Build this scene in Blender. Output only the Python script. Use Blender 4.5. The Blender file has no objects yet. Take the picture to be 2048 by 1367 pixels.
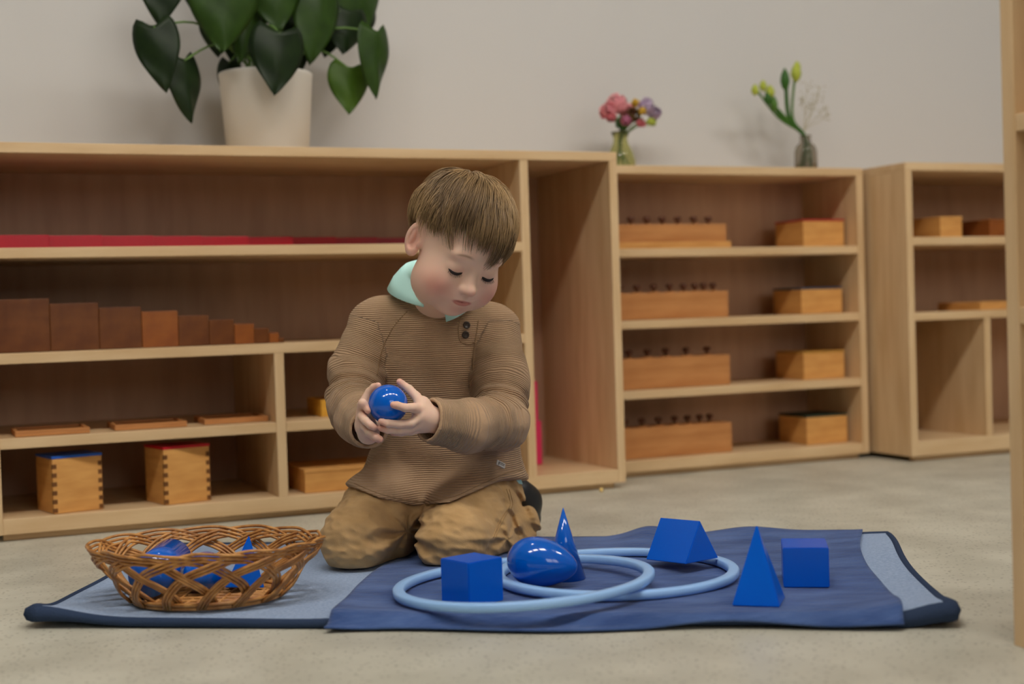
import bpy, bmesh, math, random
import numpy as np
from mathutils import Vector, Matrix
random.seed(7); rng = np.random.default_rng(7)
S = bpy.context.scene; COL = S.collection

# ------------------------------------------------------------------ camera, world, exposure
F, PITCH, ROLL, YAW, CAMH = 2844.4, 0.0231447, -0.0308454, 0.40407, 0.40
c_, s_ = math.cos(ROLL), math.sin(ROLL); cp_, sp_ = math.cos(PITCH), math.sin(PITCH)
right = Vector((c_, sp_*s_, cp_*s_)); up = Vector((-s_, sp_*c_, cp_*c_)); fwd = Vector((0, cp_, -sp_))
cam = bpy.data.cameras.new('camera'); cam.sensor_width = 36; cam.lens = F*36/2048
cam.clip_start = .05; cam.clip_end = 40
camo = bpy.data.objects.new('camera', cam); COL.objects.link(camo)
camo.matrix_world = Matrix(((right.x, up.x, -fwd.x, 0), (right.y, up.y, -fwd.y, 0), (right.z, up.z, -fwd.z, CAMH), (0, 0, 0, 1)))
S.camera = camo
cam.dof.use_dof = True; cam.dof.focus_distance = 2.13; cam.dof.aperture_fstop = 2.9
w = bpy.data.worlds.new('world'); S.world = w; w.use_nodes = True
w.node_tree.nodes['Background'].inputs[0].default_value = (.9, .95, 1, 1)
w.node_tree.nodes['Background'].inputs[1].default_value = .02
S.view_settings.view_transform = 'Standard'; S.view_settings.look = 'None'
S.view_settings.gamma = 1; S.view_settings.use_curve_mapping = False
S.view_settings.exposure = 0.0
S.cycles.use_denoising = True
S.cycles.max_bounces = 7; S.cycles.diffuse_bounces = 4; S.cycles.glossy_bounces = 3; S.cycles.transmission_bounces = 6
S.cycles.sample_clamp_indirect = 4.0
HEAD_YAW, HEAD_PITCH, HEAD_ROLL = 25, 33, 13; BODY_H, SWEAT_H, HAIRS = .0014, .002, 5200
LAMP_E = 28.0; LAMP_COL = (1.0, .95, .88); SPOT_E = 40.0; WIN_E = 3.3; WIN_COL = (1.0, .97, .92)

N_ = Vector((-math.sin(YAW), math.cos(YAW), 0)); T_ = Vector((math.cos(YAW), math.sin(YAW), 0))
def sd(s, d, z=0): return T_*s + N_*d + Vector((0, 0, z))          # along the shelves, away from the camera, up
def ray(px, py):
    x = (px-1024)/F; y = -(py-683.5)/F
    x, y = c_*x - s_*y, s_*x + c_*y
    return Vector((x, cp_+sp_*y, -sp_+cp_*y))
def at(px, py, Y):
    d = ray(px, py); return Vector((0, 0, CAMH)) + d*(Y/d.y)
def onz(px, py, z):
    d = ray(px, py); return Vector((0, 0, CAMH)) + d*((z-CAMH)/d.z)
def wl(px, py, dist):
    d = ray(px, py); return Vector((0, 0, CAMH)) + d*(dist/d.dot(N_))

# ------------------------------------------------------------------ helpers
def lin(r, g, b):
    f = lambda c: (c/255/12.92 if c/255 <= .04045 else ((c/255+.055)/1.055)**2.4)
    return (f(r), f(g), f(b), 1)
def mat(name, col, rough=.6, spec=.5, sheen=0, coat=0, noise=None, bump=None, metallic=0, trans=0, alpha=1, emit=None, sss=0, stretch=(1, 1, 1), ior=1.45):
    m = bpy.data.materials.new(name); m.use_nodes = True
    nt = m.node_tree; b = nt.nodes['Principled BSDF']
    b.inputs['Base Color'].default_value = col; b.inputs['Roughness'].default_value = rough
    b.inputs['Specular IOR Level'].default_value = spec; b.inputs['Metallic'].default_value = metallic
    b.inputs['Sheen Weight'].default_value = sheen; b.inputs['Coat Weight'].default_value = coat
    b.inputs['Transmission Weight'].default_value = trans; b.inputs['IOR'].default_value = ior
    if coat: b.inputs['Coat Roughness'].default_value = .06
    if emit: b.inputs['Emission Color'].default_value = emit[0]; b.inputs['Emission Strength'].default_value = emit[1]
    if sss:
        b.inputs['Subsurface Weight'].default_value = sss; b.inputs['Subsurface Radius'].default_value = (1, .35, .2)
        b.inputs['Subsurface Scale'].default_value = .006
    if noise or bump:
        tc = nt.nodes.new('ShaderNodeTexCoord'); mp = nt.nodes.new('ShaderNodeMapping'); nt.links.new(tc.outputs['Object'], mp.inputs[0])
        mp.inputs['Scale'].default_value = stretch
    if noise:      # (scale, second colour, detail)
        n = nt.nodes.new('ShaderNodeTexNoise'); n.inputs['Scale'].default_value = noise[0]; n.inputs['Detail'].default_value = noise[2]
        nt.links.new(mp.outputs[0], n.inputs['Vector'])
        r = nt.nodes.new('ShaderNodeValToRGB'); r.color_ramp.elements[0].color = col; r.color_ramp.elements[1].color = noise[1]
        r.color_ramp.elements[0].position = .35; r.color_ramp.elements[1].position = .65
        nt.links.new(n.outputs['Fac'], r.inputs[0]); nt.links.new(r.outputs[0], b.inputs['Base Color'])
    if bump:       # (scale, strength, distance)
        n2 = nt.nodes.new('ShaderNodeTexNoise'); n2.inputs['Scale'].default_value = bump[0]; n2.inputs['Detail'].default_value = 4
        nt.links.new(mp.outputs[0], n2.inputs['Vector'])
        bp = nt.nodes.new('ShaderNodeBump'); bp.inputs['Strength'].default_value = bump[1]; bp.inputs['Distance'].default_value = bump[2]
        nt.links.new(n2.outputs['Fac'], bp.inputs['Height']); nt.links.new(bp.outputs[0], b.inputs['Normal'])
    return m
def link(o, parent=None):
    COL.objects.link(o)
    if parent: o.parent = parent
    return o
def raw(name, v, f, m, parent=None, smooth=False):
    me = bpy.data.meshes.new(name); me.from_pydata([tuple(p) for p in v], [], [tuple(q) for q in f]); me.update()
    if smooth: me.shade_smooth()
    me.materials.append(m)
    return link(bpy.data.objects.new(name, me), parent)
def bmo(name, bm, m, parent=None, smooth=False):
    me = bpy.data.meshes.new(name); bm.to_mesh(me); bm.free()
    if smooth: me.shade_smooth()
    me.materials.append(m)
    return link(bpy.data.objects.new(name, me), parent)
def add_box(bm, x0, y0, z0, x1, y1, z1, bev=0):
    r = bmesh.ops.create_cube(bm, size=1, matrix=Matrix.Translation(((x0+x1)/2, (y0+y1)/2, (z0+z1)/2)) @ Matrix.Diagonal((x1-x0, y1-y0, z1-z0, 1)))
    if bev:
        e = list({e for v in r['verts'] for e in v.link_edges})
        bmesh.ops.bevel(bm, geom=e, offset=bev, segments=2, affect='EDGES', profile=.6)
def box(name, m, parent, x0, y0, z0, x1, y1, z1, bev=.0015):
    bm = bmesh.new(); add_box(bm, x0, y0, z0, x1, y1, z1, bev); return bmo(name, bm, m, parent)
def empty(name, label, cat, loc=(0, 0, 0), rz=0, group=None):
    o = bpy.data.objects.new(name, None); o.empty_display_size = .05; COL.objects.link(o); o.location = loc; o.rotation_euler = (0, 0, rz)
    return tag(o, label, cat, group)
def tag(o, label, cat, group=None):
    o['label'] = label; o['category'] = cat
    if group: o['group'] = group
    return o
def structure(o): o['kind'] = 'structure'; return o
def tube_vf(pts, radii, n=8, cap=True, flat=1.0):
    pts = [Vector(p) for p in pts]; V = []; Fc = []; prev = None
    if not hasattr(radii, '__len__'): radii = [radii]*len(pts)
    for i, p in enumerate(pts):
        tdir = (pts[min(i+1, len(pts)-1)] - pts[max(i-1, 0)]).normalized()
        if prev is None:
            a = Vector((0, 0, 1)) if abs(tdir.z) < .9 else Vector((1, 0, 0)); u = tdir.cross(a).normalized()
        else: u = (prev - tdir*prev.dot(tdir)).normalized()
        prev = u; v = tdir.cross(u)
        for k in range(n):
            an = 2*math.pi*k/n; V.append(p + u*math.cos(an)*radii[i] + v*math.sin(an)*radii[i]*flat)
    for i in range(len(pts)-1):
        for k in range(n): Fc.append((i*n+k, i*n+(k+1) % n, (i+1)*n+(k+1) % n, (i+1)*n+k))
    if cap: Fc.append(tuple(range(n))[::-1]); Fc.append(tuple(range((len(pts)-1)*n, len(pts)*n)))
    return V, Fc
def join_vf(parts):
    V = []; Fc = []
    for v, f in parts:
        o = len(V); V += list(v); Fc += [tuple(i+o for i in q) for q in f]
    return V, Fc
def lathe_vf(prof, n=32, closed=False):
    V = []; Fc = []
    for r, z in prof:
        for k in range(n): a = 2*math.pi*k/n; V.append((r*math.cos(a), r*math.sin(a), z))
    m_ = len(prof)
    for i in range(m_ - (0 if closed else 1)):
        for k in range(n): j = (i+1) % m_; Fc.append((i*n+k, i*n+(k+1) % n, j*n+(k+1) % n, j*n+k))
    if not closed:
        if prof[0][0] > 1e-5: Fc.append(tuple(range(n))[::-1])
        if prof[-1][0] > 1e-5: Fc.append(tuple(range((m_-1)*n, m_*n)))
    return V, Fc
def smoothpath(pts, k=6):
    P = [Vector(p) for p in pts]; out = []
    for i in range(len(P)-1):
        p0 = P[max(i-1, 0)]; p1 = P[i]; p2 = P[i+1]; p3 = P[min(i+2, len(P)-1)]
        for j in range(k):
            t = j/k
            out.append(.5*((2*p1) + (p2-p0)*t + (2*p0-5*p1+4*p2-p3)*t*t + (3*p1-p0-3*p2+p3)*t**3))
    out.append(P[-1]); return out

# ------------------------------------------------------------------ materials
def wood(name, c1, c2, rough=.45, stretch=(2, 2, 30), sc=3.0, spec=.35):
    return mat(name, lin(*c1), rough, spec, noise=(sc, lin(*c2), 5), stretch=stretch)
M_PLY = wood('birch_board_horizontal', (224, 194, 152), (210, 176, 132), stretch=(1.5, 12, 12))
M_PLYV = wood('birch_board_upright', (224, 194, 152), (210, 176, 132), stretch=(12, 12, 1.5))
M_BACK = wood('birch_back_panel', (206, 168, 138), (194, 156, 128), stretch=(10, 10, 1.2))
M_BOX = wood('beech_box', (222, 166, 96), (204, 146, 80), stretch=(3, 3, 16), sc=4)
M_BOXD = wood('beech_end_grain', (120, 78, 42), (104, 66, 34), stretch=(8, 8, 8))
M_BLOCK = wood('beech_block', (200, 140, 84), (182, 122, 70), stretch=(2, 14, 14), sc=4)
M_BROWN = wood('brown_stained_wood', (112, 66, 32), (96, 54, 26), stretch=(10, 2, 10), rough=.35)
M_BROWN2 = wood('brown_stained_wood_lighter', (150, 88, 40), (132, 74, 34), stretch=(10, 2, 10), rough=.35)
M_KNOB = mat('dark_wood_knob', lin(92, 54, 34), .4)
M_RED = mat('red_lacquer', lin(168, 8, 32), .3)
M_PINK = mat('pink_lacquer', lin(226, 48, 104), .35)
M_BLUE = mat('gloss_blue_lacquer', lin(0, 96, 206), .12, .5, coat=.5)
M_BLUESAT = mat('satin_blue_lacquer', lin(0, 98, 220), .27, .4)
M_RING = mat('pale_blue_paint', lin(156, 200, 252), .35, .4)
M_WALL = mat('white_wall_paint', lin(214, 213, 212), .85, .2, bump=(60, .05, .002))
M_CEIL = mat('ceiling_paint', lin(190, 186, 178), .9, .1)
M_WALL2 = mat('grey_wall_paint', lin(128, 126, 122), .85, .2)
M_FLOOR = mat('polished_concrete', lin(184, 181, 166), .42, .35, noise=(7, lin(206, 203, 188), 9), bump=(70, .04, .002))
# fine aggregate specks in the floor
nt = M_FLOOR.node_tree; b = nt.nodes['Principled BSDF']
src = b.inputs['Base Color'].links[0].from_socket
vn = nt.nodes.new('ShaderNodeTexVoronoi'); vn.inputs['Scale'].default_value = 110
tcn = nt.nodes.new('ShaderNodeTexCoord'); nt.links.new(tcn.outputs['Object'], vn.inputs['Vector'])
rp = nt.nodes.new('ShaderNodeValToRGB'); rp.color_ramp.elements[0].position = .12; rp.color_ramp.elements[1].position = .3
rp.color_ramp.elements[0].color = (.5, .49, .47, 1); rp.color_ramp.elements[1].color = (1, 1, 1, 1)
nt.links.new(vn.outputs['Distance'], rp.inputs[0])
mx = nt.nodes.new('ShaderNodeMix'); mx.data_type = 'RGBA'; mx.blend_type = 'MULTIPLY'; mx.inputs[0].default_value = .85
nt.links.new(src, mx.inputs[6]); nt.links.new(rp.outputs[0], mx.inputs[7]); nt.links.new(mx.outputs[2], b.inputs['Base Color'])
M_RUG = mat('grey_blue_rug_pile', lin(142, 164, 200), .95, .1, sheen=.2, noise=(220, lin(164, 185, 216), 4), bump=(500, .6, .003))
M_BIND = mat('dark_blue_rug_binding', lin(52, 66, 92), .9, .1, bump=(400, .5, .002))
M_CLOTH = mat('navy_velour_cloth', lin(54, 78, 130), .92, .12, sheen=.2, noise=(11, lin(80, 106, 160), 8), bump=(42, .55, .008), stretch=(1, 2.5, 1))
M_WICK = mat('honey_wicker', lin(206, 150, 86), .36, .5, noise=(60, lin(158, 104, 54), 3))
M_POT = mat('cream_ceramic_pot', lin(226, 222, 214), .5, .35)
M_SOIL = mat('dark_potting_soil', lin(40, 30, 22), .95, .1, bump=(120, 1, .01))
M_GREEN = mat('petiole_green', lin(96, 130, 62), .5)

# ------------------------------------------------------------------ room
def plane_part(name, pts, m):
    return structure(raw(name, pts, [tuple(range(len(pts)))], m))
SL, SR, DF, DB, CE = -3.0, 3.25, -2.6, 3.17, 2.75
def slab(name, s0, d0, z0, s1, d1, z1, m):
    bm = bmesh.new(); add_box(bm, s0, d0, z0, s1, d1, z1); o = bmo(name, bm, m); o.rotation_euler = (0, 0, YAW); return structure(o)
slab('floor', SL-.1, DF-.1, -.1, SR+.1, DB+.1, 0, M_FLOOR)
slab('ceiling', SL-.1, DF-.1, CE, SR+.1, DB+.1, CE+.1, M_CEIL)
slab('wall_back', SL-.1, DB, 0, SR+.1, DB+.1, CE, M_WALL)
slab('wall_front', SL-.1, DF-.1, 0, SR+.1, DF, CE, M_WALL2)
slab('wall_left', SL-.1, DF, 0, SL, DB, CE, M_WALL2)
slab('wall_right', SR, DF, 0, SR+.1, DB, CE, M_WALL2)

# windows behind the camera, daylight in their panes
M_PANE = mat('daylit_pane', (1, 1, 1, 1), .5, emit=((*WIN_COL, 1), WIN_E)); M_WFR = mat('window_frame_white', lin(220, 220, 216), .5)
for i in range(3):
    o = empty('window_%d' % (i+1), 'tall window', 'window', sd(.55 + 1.1*i, DF + .003, 0), YAW); del o['label']; del o['category']; structure(o)
    box('pane', M_PANE, o, -.46, .004, 1.15, .46, .008, 2.35, 0)
    for (x0, z0, x1, z1) in ((-.52, 1.09, .52, 1.1495), (-.52, 2.3505, .52, 2.41), (-.52, 1.15, -.4605, 2.35), (.4605, 1.15, .52, 2.35), (-.02, 1.1505, .02, 2.3495)): box('frame', M_WFR, o, x0, .0085 if x1 == .02 else 0, z0, x1, .05, z1, .002)
# ceiling lights: a row parallel to the shelves and one round downlight above the rug
M_LAMP = mat('lit_lamp_diffuser', (1, 1, 1, 1), .5, emit=((*LAMP_COL, 1), LAMP_E))
M_SPOT = mat('lit_downlight', (1, 1, 1, 1), .5, emit=((*LAMP_COL, 1), SPOT_E))
M_LFRAME = mat('lamp_frame_white', lin(230, 230, 228), .5)
ORD = ['first', 'second', 'third', 'fourth', 'fifth', 'sixth', 'seventh', 'eighth', 'ninth', 'tenth']
for i in range(6):
    s0 = -.85 + i*.88
    t = empty('ceiling_light', f'white rectangular ceiling light, {ORD[i]} from the left in the row over the rug', 'light', sd(s0, .8, CE-.05), YAW, 'ceiling light row')
    box('lamp_frame', M_LFRAME, t, -.32, -.19, .012, .32, .19, .049, .004)
    box('lamp_diffuser', M_LAMP, t, -.29, -.16, .0, .29, .16, .0118, .002)
t = empty('downlight', 'small round ceiling downlight above the kneeling child', 'light', (-.35, 2.35, CE-.03), 0)
raw('lamp_ring', *lathe_vf([(.085, 0), (.10, 0), (.10, .029), (.085, .029)], 32, True), M_LFRAME, t)
raw('lamp_diffuser', *lathe_vf([(.08, .008), (.08, .02)], 32), M_SPOT, t)

# ------------------------------------------------------------------ shelf units (local x along the wall, y into depth)
def shelf_unit(label, s0, s1, dfr, depth, ztop, uprights, shelves, plinth=.013, base_top=.042, th=.0195):
    t = empty('shelf_unit', label, 'shelf', sd(s0, dfr), YAW); W = s1-s0
    for i, u in enumerate(uprights):
        x, z0, z1 = u
        first, last = (i == 0), (i == len(uprights)-1)
        box('side_panel' if (first or last) else 'divider', M_PLYV, t, x-s0, 0 if (first or last) else .0015, z0, x-s0+th, depth, z1)
    box('top_board', M_PLY, t, 0, 0, ztop-th, W, depth, ztop)
    box('bottom_board', M_PLY, t, th, .0005, plinth, W-th, depth, base_top)
    for xs, xe, z in shelves: box('shelf_board', M_PLY, t, xs-s0, .001, z-th, xe-s0, depth-.009, z)
    box('back_panel', M_BACK, t, th, depth-.009, base_top, W-th, depth-.001, ztop-th, .0005)
    box('plinth', M_PLY, t, .02, .018, 0, W-.02, .036, plinth)
    return t
TH = .0195
ZT = .735
shelf_unit('long low birch shelf unit behind the kneeling child with white potted plant on top', .136, 1.446, 2.768, .392, ZT,
    [(.136, .013, ZT-TH), (.672, .042, .327), (1.214, .042, ZT-TH), (1.4265, .013, ZT-TH)],
    [(.1555, 1.214, .541), (.1555, 1.214, .3465), (.1555, .672, .190), (.6915, 1.214, .190)])
shelf_unit('low birch shelf unit with four rows of cylinder blocks, flower vases on top', 1.449, 2.211, 2.917, .243, .7235,
    [(1.449, .013, .704), (2.1915, .013, .704)],
    [(1.4685, 2.1915, .531), (1.4685, 2.1915, .3645), (1.4685, 2.1915, .2015)], base_top=.039)
shelf_unit('birch shelf unit by the right corner, its left side panel in view', 2.228, 3.1, 2.775, .385, .7235,
    [(2.228, .013, .704), (2.460, .050, .341), (3.0805, .013, .704)],
    [(2.2475, 3.0805, .5435), (2.2475, 3.0805, .361)], base_top=.05)
# tall shelf standing close to the camera on the right, its front facing left
t = empty('tall_shelf', 'tall birch shelf unit cut off by the right edge of the picture', 'shelf', onz(2028, 1290, 0), YAW-math.pi/2)
D2 = .36; LEN = .9; HT = 1.75      # local x towards the camera, y to the right
box('side_panel', M_PLYV, t, 0, 0, 0, .0195, D2, HT)
box('side_panel', M_PLYV, t, LEN-.0195, 0, 0, LEN, D2, HT)
box('top_board', M_PLY, t, .0195, 0, HT-.0195, LEN-.0195, D2, HT)
for z in (.05, .385, .60, .845, 1.20): box('shelf_board', M_PLY, t, .0195, .001, z-.0195, LEN-.0195, D2-.01, z)
box('back_panel', M_BACK, t, .0195, D2-.009, .03, LEN-.0195, D2, HT-.0195, .0005)

# ------------------------------------------------------------------ things on the shelves
E_ = .0006
def onshelf(name, label, cat, s, d, z, group=None, rz=0): return empty(name, label, cat, sd(s, d, z+E_), YAW+rz, group)
# red rods, shortest in front
for k in range(10):
    L = .1*(k+1); L = min(L, 1.0)
    bm = bmesh.new(); add_box(bm, 0, 0, 0, L, .0245, .0245, .001)
    o = bmo('red_rod', bm, M_RED); o.location = sd(.158, 2.797+k*.0252, .541+E_); o.rotation_euler = (0, 0, YAW)
    tag(o, f'red wooden rod, {ORD[k]} from the front on the upper shelf' + (' and the shortest' if k == 0 else ' and the longest' if k == 9 else ''), 'rod', 'red rods on the upper shelf')
# brown stair
x = .1565
for k in range(10):
    a = .01*(10-k)
    bm = bmesh.new(); add_box(bm, 0, 0, 0, a-.0006, .2, a, .0012)
    o = bmo('brown_prism', bm, M_BROWN2 if k in (3, 6, 8) else M_BROWN); o.location = sd(x, 2.822, .3465+E_); o.rotation_euler = (0, 0, YAW); x += a
    tag(o, f'brown wooden prism, {ORD[k]} from the left in the descending stair' + (' and the largest' if k == 0 else ' and the smallest' if k == 9 else ''), 'block', 'brown stair prisms')
# flat trays
for k, (s0, s1, d0) in enumerate(((.184, .318, 2.789), (.366, .503, 2.803), (.540, .668, 2.818))):
    t = onshelf('flat_tray', f'flat wooden tray, {ORD[k]} from the left on the shelf above the lidded boxes', 'tray', s0, d0, .190, 'flat wooden trays')
    L = s1-s0
    box('tray_board', M_BLOCK, t, 0, 0, 0, L, .115, .006, .001)
    for (x0, y0, x1, y1) in ((0, 0, L, .007), (0, .108, L, .115), (0, .0071, .007, .1079), (L-.007, .0071, L, .1079)):
        box('rim', M_BLOCK, t, x0, y0, .0061, x1, y1, .0105, .0008)
# finger-jointed boxes with coloured lids
def joint_box(label, s0, d0, wdt, h, lidm, lidname):
    t = onshelf('lidded_box', label, 'box', s0, d0, .042, None, math.radians(13))
    box('box_body', M_BOX, t, 0, 0, 0, wdt, wdt, h, .0012)
    bm = bmesh.new(); n = 12; st = (h-.004)/n
    for k in range(n):
        if k % 2 == 0:
            for x0, x1 in ((-.0006, .0075), (wdt-.0075, wdt+.0006)): add_box(bm, x0, -.0006, .002+k*st, x1, .004, .002+k*st+st)
    o = bmo('finger_joints', bm, M_BOXD, t); o['kind'] = 'stuff'
    l = box(lidname, lidm, t, -.001, -.001, h+.0002, wdt+.001, wdt+.001, h+.005, .001)
joint_box('wooden finger-jointed box with blue lid on the bottom shelf', .247, 2.783, .0945, .103, mat('blue_lid_paint', lin(30, 90, 190), .4), 'lid')
joint_box('wooden finger-jointed box with red lid on the bottom shelf', .452, 2.782, .0945, .107, mat('red_lid_paint', lin(196, 20, 40), .4), 'lid')
# shallow box half behind the child, and small open yellow box
t = onshelf('shallow_box', 'shallow honey wood box on bottom shelf beside the sweater hem', 'box', .731, 2.79, .042)
box('box_body', M_BOX, t, 0, 0, 0, .22, .17, .040, .0012); box('lid', M_BOX, t, -.001, -.001, .0402, .221, .171, .0475, .0015)
t = onshelf('open_box', 'small yellow wood open box with dark pieces, left of the child sleeve', 'box', .785, 2.845, .190)
M_YEL = wood('yellow_beech', (232, 178, 70), (214, 158, 56))
box('box_base', M_YEL, t, 0, 0, 0, .11, .11, .004, .0005)
for (x0, y0, x1, y1) in ((0, 0, .11, .005), (0, .105, .11, .11), (0, .0051, .005, .1049), (.105, .0051, .11, .1049)): box('side', M_YEL, t, x0, y0, .0041, x1, y1, .035, .0008)
for k, c in enumerate(((150, 30, 40), (60, 70, 120))):
    bm = bmesh.new(); add_box(bm, 0, 0, 0, .045, .08, .030+.006*k, .002); o = bmo('wooden_piece', bm, mat('piece_paint', lin(*c), .5))
    o.location = sd(.794+.048*k, 2.857, .1946+E_); o.rotation_euler = (0, 0, YAW)
    tag(o, ('dark red' if k == 0 else 'dark blue') + ' wooden piece standing in the yellow open box', 'block', 'pieces in the yellow box')
# pink tower
z = .042
for k in range(10):
    a = .01*(10-k); bm = bmesh.new(); add_box(bm, -a/2, -a/2, 0, a/2, a/2, a, .0012); o = bmo('pink_cube', bm, M_PINK)
    o.location = sd(1.285, 3.016, z+E_*(k+1)); o.rotation_euler = (0, 0, YAW); z += a
    tag(o, f'pink wooden cube, {ORD[k]} from the bottom of the tower in the tall compartment', 'block', 'pink tower cubes')
# cylinder blocks and their knobbed cylinders
ROWS = [('top', .531, .0575, [1262, 1294, 1325, 1356, 1388, 1417], 437, True), ('second', .3645, .063, [1240, 1274, 1308, 1340, 1368, 1390, 1408, 1427], 572, False),
        ('third', .2015, .072, [1258, 1295, 1332, 1373, 1415], 703, False), ('bottom', .039, .071, [1250, 1284, 1318, 1350, 1376, 1400, 1420], 835, False)]
for r, (nm, z, h, xs, py, tray) in enumerate(ROWS):
    place = {'top': 'the top shelf', 'second': 'the second shelf', 'third': 'the third shelf', 'bottom': 'the bottom shelf'}[nm]
    zb = z
    if tray:
        bm = bmesh.new(); add_box(bm, 0, 0, 0, .345, .13, .015, .001); o = bmo('tray_board', bm, M_BOX); o.location = sd(1.490, 2.934, z+E_); o.rotation_euler = (0, 0, YAW)
        tag(o, 'light wood board under the topmost cylinder block', 'board'); zb = z+.0155; h -= .0155
    smax = 1.832; smin = 1.482
    t = empty('cylinder_block', f'beech cylinder block on {place} of the unit with the vases', 'block', sd(smin, 2.95, zb+E_), YAW, 'cylinder blocks')
    sxs = []
    for px in xs:
        p = wl(px, py, 2.985); sxs.append(p.dot(T_))
    # block body with real sockets
    L = smax-smin; rr = [min(.0155, .018)]*len(sxs)
    bm = bmesh.new(); add_box(bm, 0, 0, 0, L, .075, h, .0015); body = bmo('block_body', bm, M_BLOCK, t)
    for k, s in enumerate(sorted(sxs)):
        q = len(sxs)-1-k
        rad = .006+.009*min(1, abs((sorted(sxs)[min(k+1, len(sxs)-1)]-sorted(sxs)[max(k-1, 0)]))/2/.05)
        c = empty('knobbed_cylinder', f'knobbed cylinder, {ORD[q]} from the right end of the block on {place}', 'cylinder', sd(s, 2.9875, zb+E_+h), YAW, f'knobbed cylinders in the block on {place}')
        raw('cylinder_body', *lathe_vf([(rad, 0), (rad, .0015), (rad-.0008, .0022)], 20), M_BLOCK, c)
        raw('knob', *lathe_vf([(.0032, .0022), (.0040, .008), (.0085, .012), (.0092, .016), (.0080, .0195), (.003, .021)], 16), M_KNOB, c, True)
# small boxes with coloured lids at the right of the same unit
LIDS = [('red', .531, .0685, (176, 44, 40), 2.060), ('slate blue', .3645, .066, (52, 62, 84), 2.049), ('yellow', .2015, .0695, (190, 140, 60), 2.051), ('dark green', .039, .073, (36, 52, 40), 2.055)]
for nm, z, h, c, s0 in LIDS:
    t = onshelf('lidded_box', f'square beech box with {nm} lid at the right of its shelf', 'box', s0, 2.96, z, 'colour-lidded boxes in the vase unit')
    box('box_body', M_BOX, t, 0, 0, 0, .122, .122, h-.005, .0012)
    box('lid', mat(f'lid_{nm}', lin(*c), .5), t, -.001, -.001, h-.0048, .123, .123, h, .001)
# right corner unit contents
t = onshelf('small_box', 'small wooden box on upper shelf of the right corner unit', 'box', 2.367, 2.82, .5435)
box('box_body', M_BOX, t, 0, 0, 0, .068, .13, .045, .001); box('lid', M_BOX, t, -.0005, -.0005, .0452, .0685, .1305, .052, .001)
t = onshelf('small_box', 'second small wooden box, half hidden by the tall shelf at the right', 'box', 2.55, 2.85, .5435)
box('box_body', M_BROWN2, t, 0, 0, 0, .07, .13, .04, .001); box('lid', M_BROWN2, t, -.0005, -.0005, .0402, .0705, .1305, .047, .001)
t = onshelf('flat_case', 'flat wooden case on the middle shelf of the right corner unit', 'case', 2.470, 2.80, .361)
box('case_body', M_BOX, t, 0, 0, 0, .15, .16, .012, .001); box('lid', M_BOX, t, 0, 0, .0122, .15, .16, .02, .001)

# ------------------------------------------------------------------ potted plant
pp = empty('potted_plant', 'leafy potted plant with heart-shaped leaves in white pot on the shelf top', 'plant', sd(.722, 2.965, ZT+E_), YAW)
pv = lathe_vf([(.0, 0), (.082, 0), (.085, .003), (.097, .165), (.0985, .172), (.097, .1745), (.094, .172), (.092, .15), (.0, .15)], 48)
raw('pot', *pv, M_POT, pp, True)
raw('soil', *lathe_vf([(.0, .1502), (.0915, .1502), (.09, .157), (.05, .161), (0, .163)], 32), M_SOIL, pp, True)
M_LEAF = []
for nm, c1, c2 in (('leaf_dark', (20, 36, 14), (28, 46, 18)), ('leaf_mid', (38, 62, 18), (48, 74, 24)), ('leaf_fresh', (56, 84, 20), (68, 96, 28))):
    M_LEAF.append(mat(nm, lin(*c1), .42, .3, noise=(30, lin(*c2), 3)))
base_l = Vector(pp.location)
def leafmesh(L, Wd, cup, droop, seed):
    nu, nv = 14, 10; V = []; Fc = []; r = random.Random(seed); ph = r.uniform(0, 6)
    for i in range(nu+1):
        t = i/nu
        # heart half-width; lobes reach back behind the petiole
        wv = (math.sin(math.pi*min(1, (t*.93+.07))**.62))**.8 * (1-.25*t)
        wv = max(wv, 0.0)
        for j in range(-nv//2, nv//2+1):
            q = j/(nv/2); x = q*wv*Wd/2*1.12
            back = -.16*L*(abs(q)**1.2)*math.exp(-(t/.2)**2)*(1 if abs(q) > .0 else 0)*math.sin(min(1, abs(q)*1.3)*math.pi*.62)
            y = t*L + back
            z = -cup*abs(q)**1.3*wv*Wd*.5 - droop*(t**2)*L + .03*L*math.sin(t*5+ph)*q*q + .015*L*math.sin(9*t+ph+3*q)
            V.append((x, y, z))
    m_ = nv+1
    for i in range(nu):
        for j in range(nv): Fc.append((i*m_+j, i*m_+j+1, (i+1)*m_+j+1, (i+1)*m_+j))
    return V, Fc
crown = sd(.722, 2.965, ZT+.16)
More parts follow.
